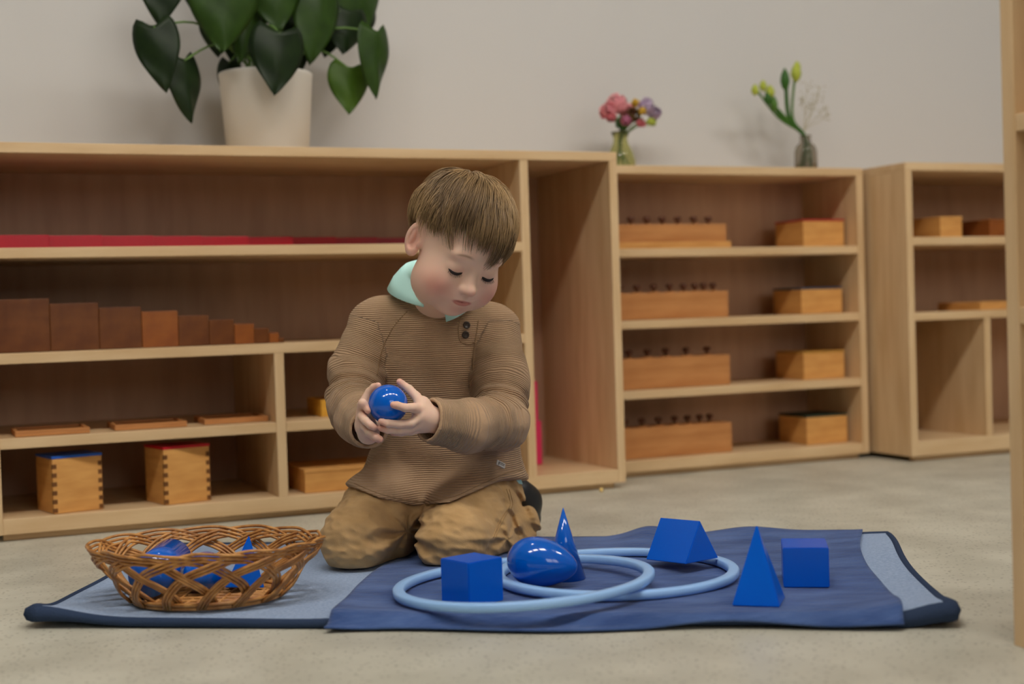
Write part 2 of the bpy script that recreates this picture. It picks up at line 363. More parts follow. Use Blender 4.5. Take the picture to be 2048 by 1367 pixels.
leaves = [  # base px, tip px, width px, depth along n, material, normal tilt (x along shelf, z up), cup
    ((306, 50), (330, 182), 84, 2.86, 0, (-.35, .25), .25), ((366, 118), (393, 242), 80, 2.88, 0, (.5, .2), .35), ((325, -55), (318, 48), 84, 2.90, 0, (-.2, .5), .2),
    ((448, -50), (446, 102), 132, 2.84, 1, (-.1, .3), .3), ((500, 20), (484, 126), 62, 2.90, 1, (.2, .1), .4), ((560, 62), (552, 187), 106, 2.80, 0, (.05, .2), .35),
    ((640, -20), (627, 126), 96, 2.90, 1, (.15, .2), .3), ((697, 20), (690, 106), 92, 2.93, 0, (.2, .2), .3), ((752, 62), (763, 194), 80, 2.88, 1, (.45, .1), .35),
    ((700, 134), (701, 226), 84, 2.92, 2, (.1, .3), .25), ((712, -70), (730, 72), 130, 2.96, 1, (.3, .4), .25), ((458, 122), (446, 190), 46, 2.98, 0, (-.6, .1), .3),
    ((545, -60), (560, 60), 116, 2.88, 1, (0, .4), .3), ((428, 30), (436, 112), 60, 2.97, 0, (-.3, .1), .3), ((590, -10), (602, 102), 90, 2.98, 0, (.1, .2), .3),
    ((380, -90), (392, 28), 70, 2.99, 0, (-.3, .2), .3), ((640, -160), (650, -20), 120, 3.0, 1, (.1, .5), .3), ((480, -190), (470, -60), 120, 2.96, 2, (-.1, .5), .3),
    ((560, -200), (570, -70), 120, 3.02, 1, (0, .6), .3), ((520, 70), (530, 140), 60, 2.99, 0, (0, .1), .3), ((470, 60), (474, 132), 56, 3.0, 0, (0, .1), .3), ((590, 90), (600, 150), 50, 3.02, 0, (0, .1), .3),
    ((470, -30), (462, 66), 100, 3.0, 0, (.1, .2), .3), ((612, 20), (622, 96), 84, 3.01, 1, (0, .3), .3), ((664, 40), (652, 112), 66, 3.0, 0, (.1, .1), .3), ((724, 10), (716, 84), 80, 3.0, 0, (.3, .2), .3), ((520, -30), (512, 60), 90, 2.93, 1, (-.1, .4), .3)]
inv = Matrix.Rotation(-YAW, 3, 'Z')
for k, (bp, tp, wd, dp, mi, nt_, cup) in enumerate(leaves):
    B = wl(*bp, dp); Tp = wl(*tp, dp-.015); L = (Tp-B).length; Wm = wd/F*dp*1.04
    yv = (Tp-B).normalized(); nv = (-N_ + T_*nt_[0] + Vector((0, 0, nt_[1]))).normalized(); xv = yv.cross(nv).normalized(); zv = xv.cross(yv)
    V, Fc = leafmesh(L, Wm, cup, .12, k)
    V = [inv @ (B + xv*x + yv*y + zv*z - base_l) for x, y, z in V]
    lf = raw('leaf', V, Fc, M_LEAF[mi], pp, True)
    md = lf.modifiers.new('thickness', 'SOLIDIFY'); md.thickness = .0008
    c0 = crown + T_*random.uniform(-.04, .04) + N_*random.uniform(-.03, .03)
    mid = c0.lerp(B, .55) + Vector((0, 0, .05 if B.z > c0.z-.02 else .03))
    pts = [inv @ (q-base_l) for q in smoothpath([c0, mid, B + yv*.004 - zv*.002], 6)]
    raw('petiole', *tube_vf(pts, .0024, 6), M_GREEN, lf and pp, True)

# ------------------------------------------------------------------ flower vases
def glassy(name, c, rough=.05):
    return mat(name, lin(*c), rough, .5, trans=.92, ior=1.3)
M_STEM = mat('flower_stem_green', lin(78, 120, 40), .5); M_DSTEM = mat('dark_leaf_green', lin(48, 96, 24), .5)
M_PETP = mat('pink_petals', lin(248, 178, 182), .7, noise=(40, lin(240, 150, 162), 3)); M_PETV = mat('lilac_petals', lin(200, 178, 204), .7, noise=(40, lin(172, 146, 184), 3))
M_PETY = mat('yellow_petals', lin(214, 172, 50), .7); M_PETR = mat('rose_petals', lin(196, 96, 104), .7); M_CREAM = mat('cream_sprigs', lin(176, 168, 136), .8)
M_BUD = mat('lime_buds', lin(178, 190, 70), .6)
def petals(name, centre, r, n, psz, m, par, seed):
    rr = random.Random(seed); parts = []
    for _ in range(n):
        v = Vector((rr.gauss(0, 1), rr.gauss(0, 1), rr.gauss(0, 1))).normalized(); p = Vector(centre) + v*r*rr.uniform(.65, 1.0)
        a = v.orthogonal().normalized(); a.rotate(Matrix.Rotation(rr.uniform(0, 6.28), 3, v)); b_ = v.cross(a)
        for q in range(4):
            an = q*math.pi/2; d = a*math.cos(an) + b_*math.sin(an); e = v.cross(d); s = psz*rr.uniform(.8, 1.2)
            parts.append(([p, p+d*s*.55+e*s*.4+v*s*.12, p+d*s+v*s*.05, p+d*s*.55-e*s*.4+v*s*.12], [(0, 1, 2, 3)]))
    return raw(name, *join_vf(parts), m, par, True)
ZV = .7235
v1 = empty('flower_vase', 'small glass vase of pink and lilac flowers on the shelf top', 'vase', sd(1.607, 3.055, ZV+E_), YAW)
prof = [(.0, 0), (.030, 0), (.034, .006), (.036, .022), (.030, .045), (.019, .066), (.0165, .078), (.023, .094)]
raw('vase_glass', *lathe_vf(prof + [(r-.002, z) for r, z in prof[::-1] if r > .003][:-1] + [(.0, .004)], 32), glassy('yellow_green_glass', (240, 240, 190)), v1, True)
def loc_of(px, py, d, root): return inv @ (wl(px, py, d) - Vector(root.location))
for k, (px, py, d) in enumerate([(1225, 215, 3.03), (1240, 205, 3.05), (1250, 225, 3.07), (1268, 240, 3.03), (1290, 220, 3.05), (1305, 235, 3.06), (1283, 238, 3.0), (1258, 240, 3.0)]):
    p = loc_of(px, py, d, v1); a = k*.8
    raw('stem', *tube_vf(smoothpath([(.022*math.cos(a+3), .022*math.sin(a+3), .008), (.004*math.cos(a), .004*math.sin(a), .075), p], 5), .0019, 6), M_STEM, v1, True)
for k, (px, py, r, n, ps, m, nm, d) in enumerate([(1234, 208, .024, 60, .013, M_PETP, 'pink_bloom', 3.04), (1214, 222, .017, 30, .012, M_PETP, 'pink_bloom', 3.03), (1256, 222, .018, 30, .012, M_PETP, 'pink_bloom', 3.05),
        (1292, 212, .020, 40, .010, M_PETV, 'lilac_bloom', 3.05), (1308, 226, .016, 30, .010, M_PETV, 'lilac_bloom', 3.06), (1272, 206, .009, 12, .008, M_PETY, 'yellow_bloom', 3.02), (1284, 222, .008, 12, .007, M_PETY, 'yellow_bloom', 3.0),
        (1282, 246, .009, 14, .009, M_PETR, 'rose_bloom', 3.0), (1222, 236, .010, 14, .010, M_PETR, 'rose_bloom', 3.0), (1252, 240, .012, 18, .010, mat('mauve_petals', lin(176, 100, 130), .7), 'mauve_bloom', 2.99),
        (1266, 230, .016, 26, .011, mat('bronze_leaves', lin(110, 84, 44), .6), 'bronze_foliage', 3.02), (1303, 246, .011, 16, .009, M_BUD, 'lime_foliage', 3.02), (1244, 246, .014, 20, .012, M_DSTEM, 'dark_foliage', 3.03)]):
    petals(nm, loc_of(px, py, d, v1), r, n, ps, m, v1, k)
v2 = empty('flower_vase', 'slim smoky glass bottle holding green stems and dry sprigs on the shelf top', 'vase', sd(2.140, 3.055, ZV+E_), YAW)
prof = [(.0, 0), (.026, 0), (.029, .004), (.029, .055), (.025, .068), (.015, .078), (.0135, .092), (.016, .096)]
raw('vase_glass', *lathe_vf(prof + [(r-.002, z) for r, z in prof[::-1] if r > .003][:-1] + [(.0, .004)], 32), glassy('smoky_glass', (214, 208, 196)), v2, True)
for k, (px, py, m, wdt) in enumerate([(1512, 178, M_STEM, .0022), (1532, 188, M_DSTEM, .0032), (1548, 210, M_STEM, .0025), (1572, 165, M_DSTEM, .004), (1590, 150, M_STEM, .0025)]):
    p = loc_of(px, py, 3.05, v2); a = k*1.2
    midp = loc_of(1585-(4-k)*7, 235, 3.055, v2)
    raw('stem', *tube_vf(smoothpath([(.018*math.cos(a), .018*math.sin(a), .006), (.003*math.cos(a), .003*math.sin(a), .09), midp, p], 5), wdt*1.35, 6), m, v2, True)
for k, (px, py, r, hh, m) in enumerate([(1510, 180, .008, .012, M_BUD), (1526, 172, .008, .012, M_BUD), (1540, 184, .010, .014, M_BUD), (1592, 146, .011, .020, M_BUD), (1594, 134, .008, .012, M_BUD), (1570, 160, .010, .024, M_DSTEM), (1548, 208, .008, .016, M_STEM), (1536, 196, .008, .018, M_DSTEM)]):
    p = loc_of(px, py, 3.045, v2)
    r *= 1.25; hh *= 1.25
    V, Fc = lathe_vf([(0, -hh), (r*.7, -hh*.6), (r, -.1*hh), (r*.75, hh*.5), (r*.15, hh)], 10)
    raw('bud', [Vector(q)+p for q in V], Fc, m, v2, True)
rr = random.Random(3); parts = []
ends = [(1612, 165), (1630, 190), (1650, 210), (1640, 175), (1622, 205), (1655, 228), (1605, 195)]
for (px, py) in ends:
    p = loc_of(px, py, 3.06, v2); q0 = loc_of(1608, 262, 3.055, v2); q1 = q0.lerp(p, .6) + Vector((.006, 0, 0))
    parts.append(tube_vf(smoothpath([(.004, .004, .05), q0, q1, p], 4), .0007, 4))
    for _ in range(14):
        q = q1.lerp(p, rr.uniform(.2, 1.1)) + Vector((rr.gauss(0, .009), rr.gauss(0, .008), rr.gauss(0, .009)))
        V, Fc = lathe_vf([(0, -.0022), (.0024, 0), (0, .0022)], 5); parts.append(([Vector(v)+q for v in V], Fc))
o = raw('dry_sprigs', *join_vf(parts), M_CREAM, v2, True); o['kind'] = 'stuff'
# ------------------------------------------------------------------ rug and cloth
RO = Vector((-.643, 1.861)); RX = Vector((1.163, -.156)).normalized(); RY = Vector((-RX.y, RX.x)); RL, RW = 1.173, .635
def sstep(a, b, x):
    t = min(1, max(0, (x-a)/(b-a))); return t*t*(3-2*t)
def rug_z(u, v):      # u along, v across (metres in rug frame); top surface height
    z = .0105 + .0012*math.sin(u*9+v*4) + .0008*math.sin(v*17-u*5)
    z += .017*math.exp(-((u/.075)**2 + (v/.06)**2))
    z += .019*math.exp(-(((u-RL)/.055)**2 + (v/.09)**2))
    z += .006*math.exp(-(((u-RL)/.07)**2 + ((v-.45)/.2)**2))
    z += .004*math.exp(-(((u-.46)/.06)**2 + (v/.05)**2))
    return z
def rug_uv(x, y): p = Vector((x, y)) - RO; return p.dot(RX), p.dot(RY)
def rug_xy(u, v):
    p = RO + RX*u + RY*v; k = (v/RW)*(1-u/RL); return p.x - .062*k, p.y - .03*k
def rug_edge(u, v):   # slight waviness of the outline, rounded corners
    cu = .006*math.sin(u*7+1) ; cv = .005*math.sin(v*13)
    return u + cv*(1 if u > RL/2 else -.6), v + cu*(.8 if v > RW/2 else .5)
nu, nv = 96, 56; V = []; Fc = []
for lay in (0, 1):
    for i in range(nu+1):
        for j in range(nv+1):
            u = RL*i/nu; v = RW*j/nv; uu, vv = rug_edge(u, v)
            x, y = rug_xy(uu, vv); z = rug_z(u, v)
            V.append((x, y, z if lay == 0 else max(.0006, z-.0085)))
m_ = nv+1; off = (nu+1)*m_
for i in range(nu):
    for j in range(nv):
        q = (i*m_+j, (i+1)*m_+j, (i+1)*m_+j+1, i*m_+j+1); Fc.append(q); Fc.append(tuple(k+off for k in q[::-1]))
rim = [i*m_ for i in range(nu+1)] + [nu*m_+j for j in range(1, nv+1)] + [i*m_+nv for i in range(nu-1, -1, -1)] + [j for j in range(nv-1, 0, -1)]
for a, b_ in zip(rim, rim[1:]+rim[:1]): Fc.append((a, a+off, b_+off, b_))
rug = raw('play_rug', V, Fc, M_RUG, None, True)
tag(rug, 'grey blue play rug with dark bound edges and curled corners on the floor', 'rug')
path = []; prad = []
for i in rim + rim[:1]:
    u, v = RL*(i//m_)/nu, RW*(i % m_)/nv
    k = math.exp(-(((u-RL)/.10)**2 + (v/.12)**2)) + .8*math.exp(-((u/.05)**2 + (v/.05)**2))
    path.append(Vector(V[i]) - Vector((0, 0, .0035+.006*k))); prad.append(.0062+.0062*k)
bv, bf = tube_vf(path, prad, 8, True)
bv = [Vector((p.x, p.y, max(p.z, .0008))) for p in bv]
raw('rug_binding', bv, bf, M_BIND, rug, True)
# velour cloth lying over the rug
def bil(a, b_, c, d, s, t): return a*(1-s)*(1-t) + b_*s*(1-t) + c*s*t + d*(1-s)*t
CNL, CNR, CFR, CFL = Vector((-.270, 1.776)), Vector((.450, 1.702)), Vector((.565, 2.360)), Vector((-.155, 2.365))
def cloth_z(s, t, x, y):
    u, v = rug_uv(x, y)
    on = sstep(-.022, .004, v)
    uu, vv = min(max(u, 0), RL), min(max(v, 0), RW)
    zr = rug_z(uu, vv) + .0062 - .013*math.exp(-(((uu-RL)/.11)**2 + (vv/.10)**2)) * 0
    z = zr*on + .0045*(1-on)
    z += .0014*(1+math.sin(7*s+9*t+2*math.sin(5*t)))*.5 + .0010*(1+math.sin(23*t+6*s*s))*.5
    z += .016*math.exp(-(((s-.52)/.06)**2 + ((t-1)/.16)**2)) + .008*math.exp(-(((s-.75)/.08)**2 + ((t-1)/.10)**2))
    z += .005*math.exp(-(((s-1)/.10)**2 + ((t-0)/.14)**2)) + .004*math.exp(-((s/.05)**2 + ((t-.1)/.25)**2))
    z -= .002*math.exp(-(((s-1)/.05)**2))*math.exp(-(((t-1)/.10)**2))
    return z
def cloth_xy(s, t):
    p = bil(CNL, CNR, CFR, CFL, s, t)
    p = p + Vector((.010*math.sin(t*6+1)*(1 if s > .5 else 1.3)*(abs(s-.5)*2)**3, .010*math.sin(s*11)*(abs(t-.5)*2)**3))
    p.x += .03*math.exp(-((t/.12)**2))*math.exp(-((s/.1)**2))*.4
    return p
nu, nv = 110, 110; V = []; Fc = []; TOP = []
for lay in (0, 1):
    for i in range(nu+1):
        for j in range(nv+1):
            s, t = i/nu, j/nv; p = cloth_xy(s, t); z = cloth_z(s, t, p.x, p.y)
            if lay == 0: TOP.append((p.x, p.y, z))
            V.append((p.x, p.y, z if lay == 0 else z-.0028))
m_ = nv+1; off = (nu+1)*m_
for i in range(nu):
    for j in range(nv):
        q = (i*m_+j, (i+1)*m_+j, (i+1)*m_+j+1, i*m_+j+1); Fc.append(q); Fc.append(tuple(k+off for k in q[::-1]))
rim = [i*m_ for i in range(nu+1)] + [nu*m_+j for j in range(1, nv+1)] + [i*m_+nv for i in range(nu-1, -1, -1)] + [j for j in range(nv-1, 0, -1)]
for a, b_ in zip(rim, rim[1:]+rim[:1]): Fc.append((a, a+off, b_+off, b_))
cl = raw('velour_cloth', V, Fc, M_CLOTH, None, True)
tag(cl, 'dark blue velour cloth spread over the right part of the play rug', 'cloth')
TOPA = np.array(TOP)
def topz(x, y, r=.012):
    d = (TOPA[:, 0]-x)**2 + (TOPA[:, 1]-y)**2; k = d < r*r
    return float(TOPA[k, 2].max()) if k.any() else .0125
def rest(pts): return max(topz(*p) for p in pts) + .0002

# ------------------------------------------------------------------ blue solids on the cloth
GS = 'blue geometric solids'
def solid(name, label, vf, loc, rz=0, smooth=False, bev=.0012, m=None, rot=None):
    bm = bmesh.new(); me = bpy.data.meshes.new('tmp'); me.from_pydata([tuple(v) for v in vf[0]], [], [tuple(f) for f in vf[1]]); bm.from_mesh(me); bpy.data.meshes.remove(me)
    bmesh.ops.recalc_face_normals(bm, faces=bm.faces)
    if bev:
        sharp = [e for e in bm.edges if len(e.link_faces) == 2 and e.calc_face_angle(0) > .6]
        bmesh.ops.bevel(bm, geom=sharp, offset=bev, segments=2, affect='EDGES')
    o = bmo(name, bm, m or M_BLUESAT, None, smooth); o.location = loc; o.rotation_euler = rot or (0, 0, rz)
    return tag(o, label, 'solid', GS)
def cubevf(a, b_, c): 
    return [(x*a/2, y*b_/2, z*c) for x, y, z in ((-1, -1, 0), (1, -1, 0), (1, 1, 0), (-1, 1, 0), (-1, -1, 1), (1, -1, 1), (1, 1, 1), (-1, 1, 1))], [(0, 3, 2, 1), (4, 5, 6, 7), (0, 1, 5, 4), (1, 2, 6, 5), (2, 3, 7, 6), (3, 0, 4, 7)]
solid('blue_cube', 'blue wooden cube turned corner to the front inside the nearer hoop', cubevf(.0585, .0585, .0575), (-.0625, 1.868, rest([(-.0625, 1.868), (-.06, 1.83), (-.10, 1.868), (-.025, 1.868), (-.062, 1.905), (-.08, 1.85), (-.045, 1.85)])+.0003), math.radians(41))
solid('blue_rectangular_block', 'blue wooden block with square face, rightmost solid on the cloth', cubevf(.0605, .078, .0535), (.389, 1.928, rest([(.389, 1.928), (.36, 1.90), (.42, 1.89), (.36, 1.96), (.42, 1.96)])), math.radians(-9))
solid('blue_cone', 'blue pointed cone standing behind the egg shape', lathe_vf([(.0295, 0), (.0004, .1)], 48), (.0645, 1.990, rest([(.0645, 1.99), (.0645, 1.96), (.09, 1.98)])), 0, True, .0008, M_BLUE)
bpy.context.view_layer.update()
py = [(-.03, -.03, 0), (.03, -.03, 0), (.03, .03, 0), (-.03, .03, 0), (0, 0, .1)]
solid('blue_pyramid', 'blue square pyramid standing in front of the rightmost block', (py, [(0, 3, 2, 1), (0, 1, 4), (1, 2, 4), (2, 3, 4), (3, 0, 4)]), (.3025, 1.794, rest([(.30, 1.79), (.27, 1.78), (.33, 1.76), (.33, 1.82)])), math.radians(-17))
pr = [(-.034, -.04, 0), (.034, -.04, 0), (0, -.04, .0575), (-.034, .04, 0), (.034, .04, 0), (0, .04, .0575)]
solid('blue_triangular_prism', 'blue triangular prism lying on the rim of the farther hoop', (pr, [(0, 1, 2), (3, 5, 4), (0, 3, 4, 1), (1, 4, 5, 2), (2, 5, 3, 0)]), (.2360, 2.048, rest([(.235, 2.05), (.21, 2.08), (.26, 2.0), (.2, 2.05)])+.012), 0, False, .001, None, (math.radians(-2), 0, math.radians(39)))
prof = []
for k in range(33):
    th = math.pi*k/32; x = -math.cos(th); 
    r = .0335*math.sin(th)*(1-.20*x - .06*x*x)/(1.0); prof.append((max(r, 0), .049*x + .0))
EV, EF = lathe_vf(prof, 48)
eggz = rest([(.03, 1.935), (.01, 1.94), (.06, 1.92)])
eg = solid('blue_egg', 'glossy blue egg-shaped solid lying on its side before the cone', (EV, EF), (.032, 1.935, eggz+.0335), 0, True, 0, M_BLUE)
ax = Vector((.96, -.24, -.13)).normalized(); eg.rotation_mode = 'QUATERNION'; eg.rotation_quaternion = ax.to_track_quat('Z', 'Y')
# hoops
def hoop(label, c, R, tilt, axis):
    prof = [(R-.0155, .0015), (R-.014, 0), (R-.002, 0), (R, .0025), (R, .009), (R-.002, .0112), (R-.0135, .0112), (R-.0155, .0095)]
    o = raw('hoop', *lathe_vf(prof, 128, True), M_RING, None, True); o.location = c
    o.rotation_euler = Matrix.Rotation(tilt, 3, axis).to_euler(); return tag(o, label, 'hoop', 'pale blue hoops')
def ringrest(cx, cy, R): return max(topz(cx+R*math.cos(a), cy+R*math.sin(a)) for a in np.linspace(0, 6.28, 40))
z2 = ringrest(.136, 1.993, .165)
hoop('pale blue hoop lying flat under the triangular prism, farther from the camera', (.136, 1.993, z2), .172, 0, Vector((1, 0, 0)))
hoop('pale blue hoop around the cube, resting on the other hoop at its right side', (.006, 1.913, z2+.0065), .177, math.radians(-2.6), Vector((.25, 1, 0)).normalized())

# ------------------------------------------------------------------ wicker basket
BC = Vector((-.432, 1.962, .0122))
bk = empty('wicker_basket', 'oval open-weave wicker basket of honey willow on the rug', 'basket', BC, math.radians(-3))
def bprof(h):   # h 0..1 from base to rim: half axes and height
    e = math.sin(min(1, max(0, h))*math.pi/2)
    return .100 + .062*h**.9, .086 + .038*h**.9, .006 + .076*h**1.15
def bpt(th, h, off):
    a, b_, z = bprof(h); n = Vector((math.cos(th)/a, math.sin(th)/b_, -0.0)).normalized()
    return Vector((a*math.cos(th), b_*math.sin(th), z)) + Vector((n.x, n.y, -.45)).normalized()*off
NS = 14
for k in range(NS):
    th0 = 2*math.pi*k/NS; parts = []
    for rod in range(3):
        dl = (rod-1)*.0046; pts = []
        for i in range(41):
            t = i/40; span = 1.95
            h = math.sin(math.pi*t)**.62 ; h = h*(1-.055*abs(rod-1)*0) 
            th = th0 + span*(t-.5) + dl*0
            sgn = math.cos(2*math.pi*t*3.5+ (0 if k % 2 else .4))
            offr = .0030*sgn + (.0022 if t < .5 else -.0022)*abs(math.cos(math.pi*t))
            p = bpt(th, max(0, h - rod*.060*math.sin(math.pi*t)), offr)
            # neighbouring rods run side by side
            side = Vector((-math.sin(th), math.cos(th), 0))*dl*math.cos(math.pi*t)
            pts.append(p + side)
        parts.append(tube_vf(pts, .0022, 6))
    raw('wicker_strand', *join_vf(parts), M_WICK, bk, True)
for zz, a, b_, rr_ in ((.0045, .101, .087, .0034), (.0095, .104, .090, .003), (.004, .095, .081, .003)):
    pts = [Vector((a*math.cos(x), b_*math.sin(x), zz)) for x in np.linspace(0, 2*math.pi, 65)]
    raw('base_ring', *tube_vf(pts, rr_, 6, False), M_WICK, bk, True)
parts = []
for i in range(15):
    q = -.07+.01*i; ln = .086*math.sqrt(max(.02, 1-(q/.078)**2))
    parts.append(tube_vf([Vector((-ln, q, .004)), Vector((0, q, .0052 if i % 2 else .0035)), Vector((ln, q, .004))], .0024, 6))
for i in range(11):
    q = -.075+.015*i; ln = .072*math.sqrt(max(.02, 1-(q/.09)**2))
    parts.append(tube_vf([Vector((q, -ln, .0045)), Vector((q, 0, .006 if i % 2 else .003)), Vector((q, ln, .0045))], .0024, 6))
raw('woven_base', *join_vf(parts), M_WICK, bk, True)
# solids inside the basket
BG = 'blue solids in the basket'
def insolid(name, label, vf, loc, q, m=M_BLUE, smooth=False, bev=.0012):
    o = solid(name, label, vf, loc, 0, smooth, bev, m); o.rotation_mode = 'QUATERNION'; o.rotation_quaternion = q; o['group'] = BG; return o
insolid('blue_cylinder', 'blue cylinder lying on its side at the left in the basket', lathe_vf([(.0285, 0), (.0285, .095)], 48), (-.506, 1.930, .050), Vector((.13, .95, .10)).normalized().to_track_quat('Z', 'Y'), M_BLUE, True)
EV2 = [(x*.030, y*.030, z*.046) for x, y, z in [(v[0]/.0335, v[1]/.0335, v[2]/.049) for v in EV]]
insolid('blue_ellipsoid', 'rounded blue solid between cylinder and pyramid in the basket', ([(math.sin(t)*math.cos(p)*.0265, math.sin(t)*math.sin(p)*.0265, math.cos(t)*.040) for t in np.linspace(0, math.pi, 25) for p in np.linspace(0, 2*math.pi, 36, endpoint=False)],
    [(i*36+j, i*36+(j+1) % 36, (i+1)*36+(j+1) % 36, (i+1)*36+j) for i in range(24) for j in range(36)]), (-.440, 1.980, .047), Vector((.15, .95, .1)).to_track_quat('Z', 'Y'), M_BLUE, True, 0)
tp = [(-.031, -.018, 0), (.031, -.018, 0), (0, .036, 0), (.004, 0, .072)]
insolid('blue_triangular_pyramid', 'blue three-sided pyramid lying at the right in the basket', (tp, [(0, 2, 1), (0, 1, 3), (1, 2, 3), (2, 0, 3)]), (-.392, 1.985, .026), Matrix.Rotation(math.radians(10), 3, 'Y').to_quaternion() @ Matrix.Rotation(math.radians(35), 3, 'Z').to_quaternion(), M_BLUESAT)
# small bead on the floor
bd = raw('bead', *lathe_vf([(.0012, .0004), (.0035, .0016), (.0046, .0045), (.0035, .0074), (.0012, .0086)], 16), mat('golden_bead', lin(250, 214, 130), .25, emit=None), None, True)
bd.location = (.183, 3.06, .0); tag(bd, 'tiny golden bead lying on the floor before the shelf', 'bead')
#BOY
# ------------------------------------------------------------------ implicit-surface mesher for the child
f32 = np.float32
def A(v): return np.array(v, f32)
def smin(a, b, k):
    h = np.clip(.5 + .5*(b-a)/k, 0, 1); return b + (a-b)*h - k*h*(1-h)
def smax(a, b, k): return -smin(-a, -b, k)
def cone(P, a, b, ra, rb, ret=False):
    a = A(a); b = A(b); ba = b-a; pa = P-a
    h = np.clip(pa @ ba/(ba @ ba), 0, 1); d = np.linalg.norm(pa - h[:, None]*ba, axis=1) - (ra + (rb-ra)*h)
    return (d, h) if ret else d
def ell(P, c, r):
    q = P - A(c); r = A(r); k0 = np.linalg.norm(q/r, axis=1); k1 = np.linalg.norm(q/(r*r), axis=1) + 1e-9
    return k0*(k0-1)/k1
def chain(P, pts, k):
    d = None
    for (a, ra), (b, rb) in zip(pts[:-1], pts[1:]):
        e = cone(P, a, b, ra, rb); d = e if d is None else smin(d, e, k)
    return d
def wob(P, fr, seed):
    r = np.random.default_rng(seed); o = 0
    for _ in range(4):
        dr = r.normal(size=3); dr /= np.linalg.norm(dr); o = o + np.sin((P @ A(dr))*fr*r.uniform(.7, 1.3) + f32(r.uniform(0, 6.28)))
    return o/4
def near(P, c, R, fn):
    c = A(c); dist = np.linalg.norm(P-c, axis=1); out = dist - R*.8; m_ = dist < R
    if m_.any(): out[m_] = fn(P[m_])
    return out
def surface(sdf, lo, hi, h, margin=1.6):
    lo = np.array(lo); hi = np.array(hi); B = 4; M = np.ceil((hi-lo)/(h*B)).astype(int); H = h*B
    ax = [lo[i] + (np.arange(M[i])+.5)*H - h*.5 for i in range(3)]
    G = np.stack(np.meshgrid(*ax, indexing='ij'), -1).reshape(-1, 3).astype(f32)
    D = np.concatenate([sdf(G[i:i+300000]) for i in range(0, len(G), 300000)]).reshape(M)
    act = np.abs(D) < H*margin
    Fd = np.repeat(np.repeat(np.repeat(np.sign(D).astype(f32), B, 0), B, 1), B, 2)
    idx = np.argwhere(act); offs = np.stack(np.meshgrid(*[np.arange(B)]*3, indexing='ij'), -1).reshape(-1, 3)
    for i in range(0, len(idx), 6000):
        ii = (idx[i:i+6000, None, :]*B + offs[None]).reshape(-1, 3)
        Fd[ii[:, 0], ii[:, 1], ii[:, 2]] = sdf((lo + ii*h).astype(f32))
    ins = Fd < 0
    c = ins[:-1, :-1, :-1].astype(np.int8)
    for dx in (0, 1):
        for dy in (0, 1):
            for dz in (0, 1):
                if dx or dy or dz: c = c + ins[dx:ins.shape[0]-1+dx, dy:ins.shape[1]-1+dy, dz:ins.shape[2]-1+dz]
    cells = np.argwhere((c > 0) & (c < 8)); n = len(cells)
    imap = np.full(c.shape, -1, np.int32); imap[cells[:, 0], cells[:, 1], cells[:, 2]] = np.arange(n)
    cor = np.array([(x, y, z) for x in (0, 1) for y in (0, 1) for z in (0, 1)])
    val = np.stack([Fd[cells[:, 0]+x, cells[:, 1]+y, cells[:, 2]+z] for x, y, z in cor], 1)
    acc = np.zeros((n, 3)); cnt = np.zeros(n)
    for i in range(8):
        for j in range(i+1, 8):
            if np.abs(cor[i]-cor[j]).sum() == 1:
                a, b_ = val[:, i], val[:, j]; m_ = (a < 0) != (b_ < 0)
                t = np.where(m_, a/np.where(m_, a-b_, 1), 0)
                acc += np.where(m_[:, None], cor[i] + t[:, None]*(cor[j]-cor[i]), 0); cnt += m_
    V = lo + (cells + acc/cnt[:, None])*h
    Q = []
    for ax_ in range(3):
        sl0 = [slice(None)]*3; sl1 = [slice(None)]*3; sl0[ax_] = slice(0, -1); sl1[ax_] = slice(1, None)
        a = ins[tuple(sl0)]; b_ = ins[tuple(sl1)]; e = np.argwhere(a != b_)
        o1, o2 = [(1, 2), (2, 0), (0, 1)][ax_]
        ok = (e[:, o1] > 0) & (e[:, o2] > 0) & (e[:, o1] < c.shape[o1]) & (e[:, o2] < c.shape[o2]) & (e[:, ax_] < c.shape[ax_]); e = e[ok]
        def at_(d1, d2):
            q = e.copy(); q[:, o1] -= d1; q[:, o2] -= d2; return imap[q[:, 0], q[:, 1], q[:, 2]]
        q = np.stack([at_(1, 1), at_(0, 1), at_(0, 0), at_(1, 0)], 1)
        fl = ~a[e[:, 0], e[:, 1], e[:, 2]]; q[fl] = q[fl][:, ::-1]; Q.append(q)
    Q = np.concatenate(Q); Q = Q[(Q >= 0).all(1)]
    # light smoothing
    for _ in range(1):
        s = np.zeros_like(V); k = np.zeros(n)
        for i in range(4):
            np.add.at(s, Q[:, i], V[Q[:, (i+1) % 4]]); np.add.at(k, Q[:, i], 1)
        V = V*.5 + .5*s/np.maximum(k, 1)[:, None]
    return V, Q
def npmesh(name, V, Q, m, parent=None, attrs=None):
    me = bpy.data.meshes.new(name); n = len(V); q = len(Q)
    me.vertices.add(n); me.vertices.foreach_set('co', V.astype(f32).ravel())
    me.loops.add(q*4); me.loops.foreach_set('vertex_index', Q.astype(np.int32).ravel())
    me.polygons.add(q); me.polygons.foreach_set('loop_start', np.arange(0, q*4, 4, dtype=np.int32))
    me.update(calc_edges=True); me.validate(); me.shade_smooth(); me.materials.append(m)
    for an, arr in (attrs or {}).items():
        if arr.ndim == 1: at_ = me.attributes.new(an, 'FLOAT', 'POINT'); at_.data.foreach_set('value', arr.astype(f32))
        else: at_ = me.attributes.new(an, 'FLOAT_COLOR', 'POINT'); at_.data.foreach_set('color', np.concatenate([arr, np.ones((len(arr), 1))], 1).astype(f32).ravel())
    return link(bpy.data.objects.new(name, me), parent)
from mathutils.bvhtree import BVHTree
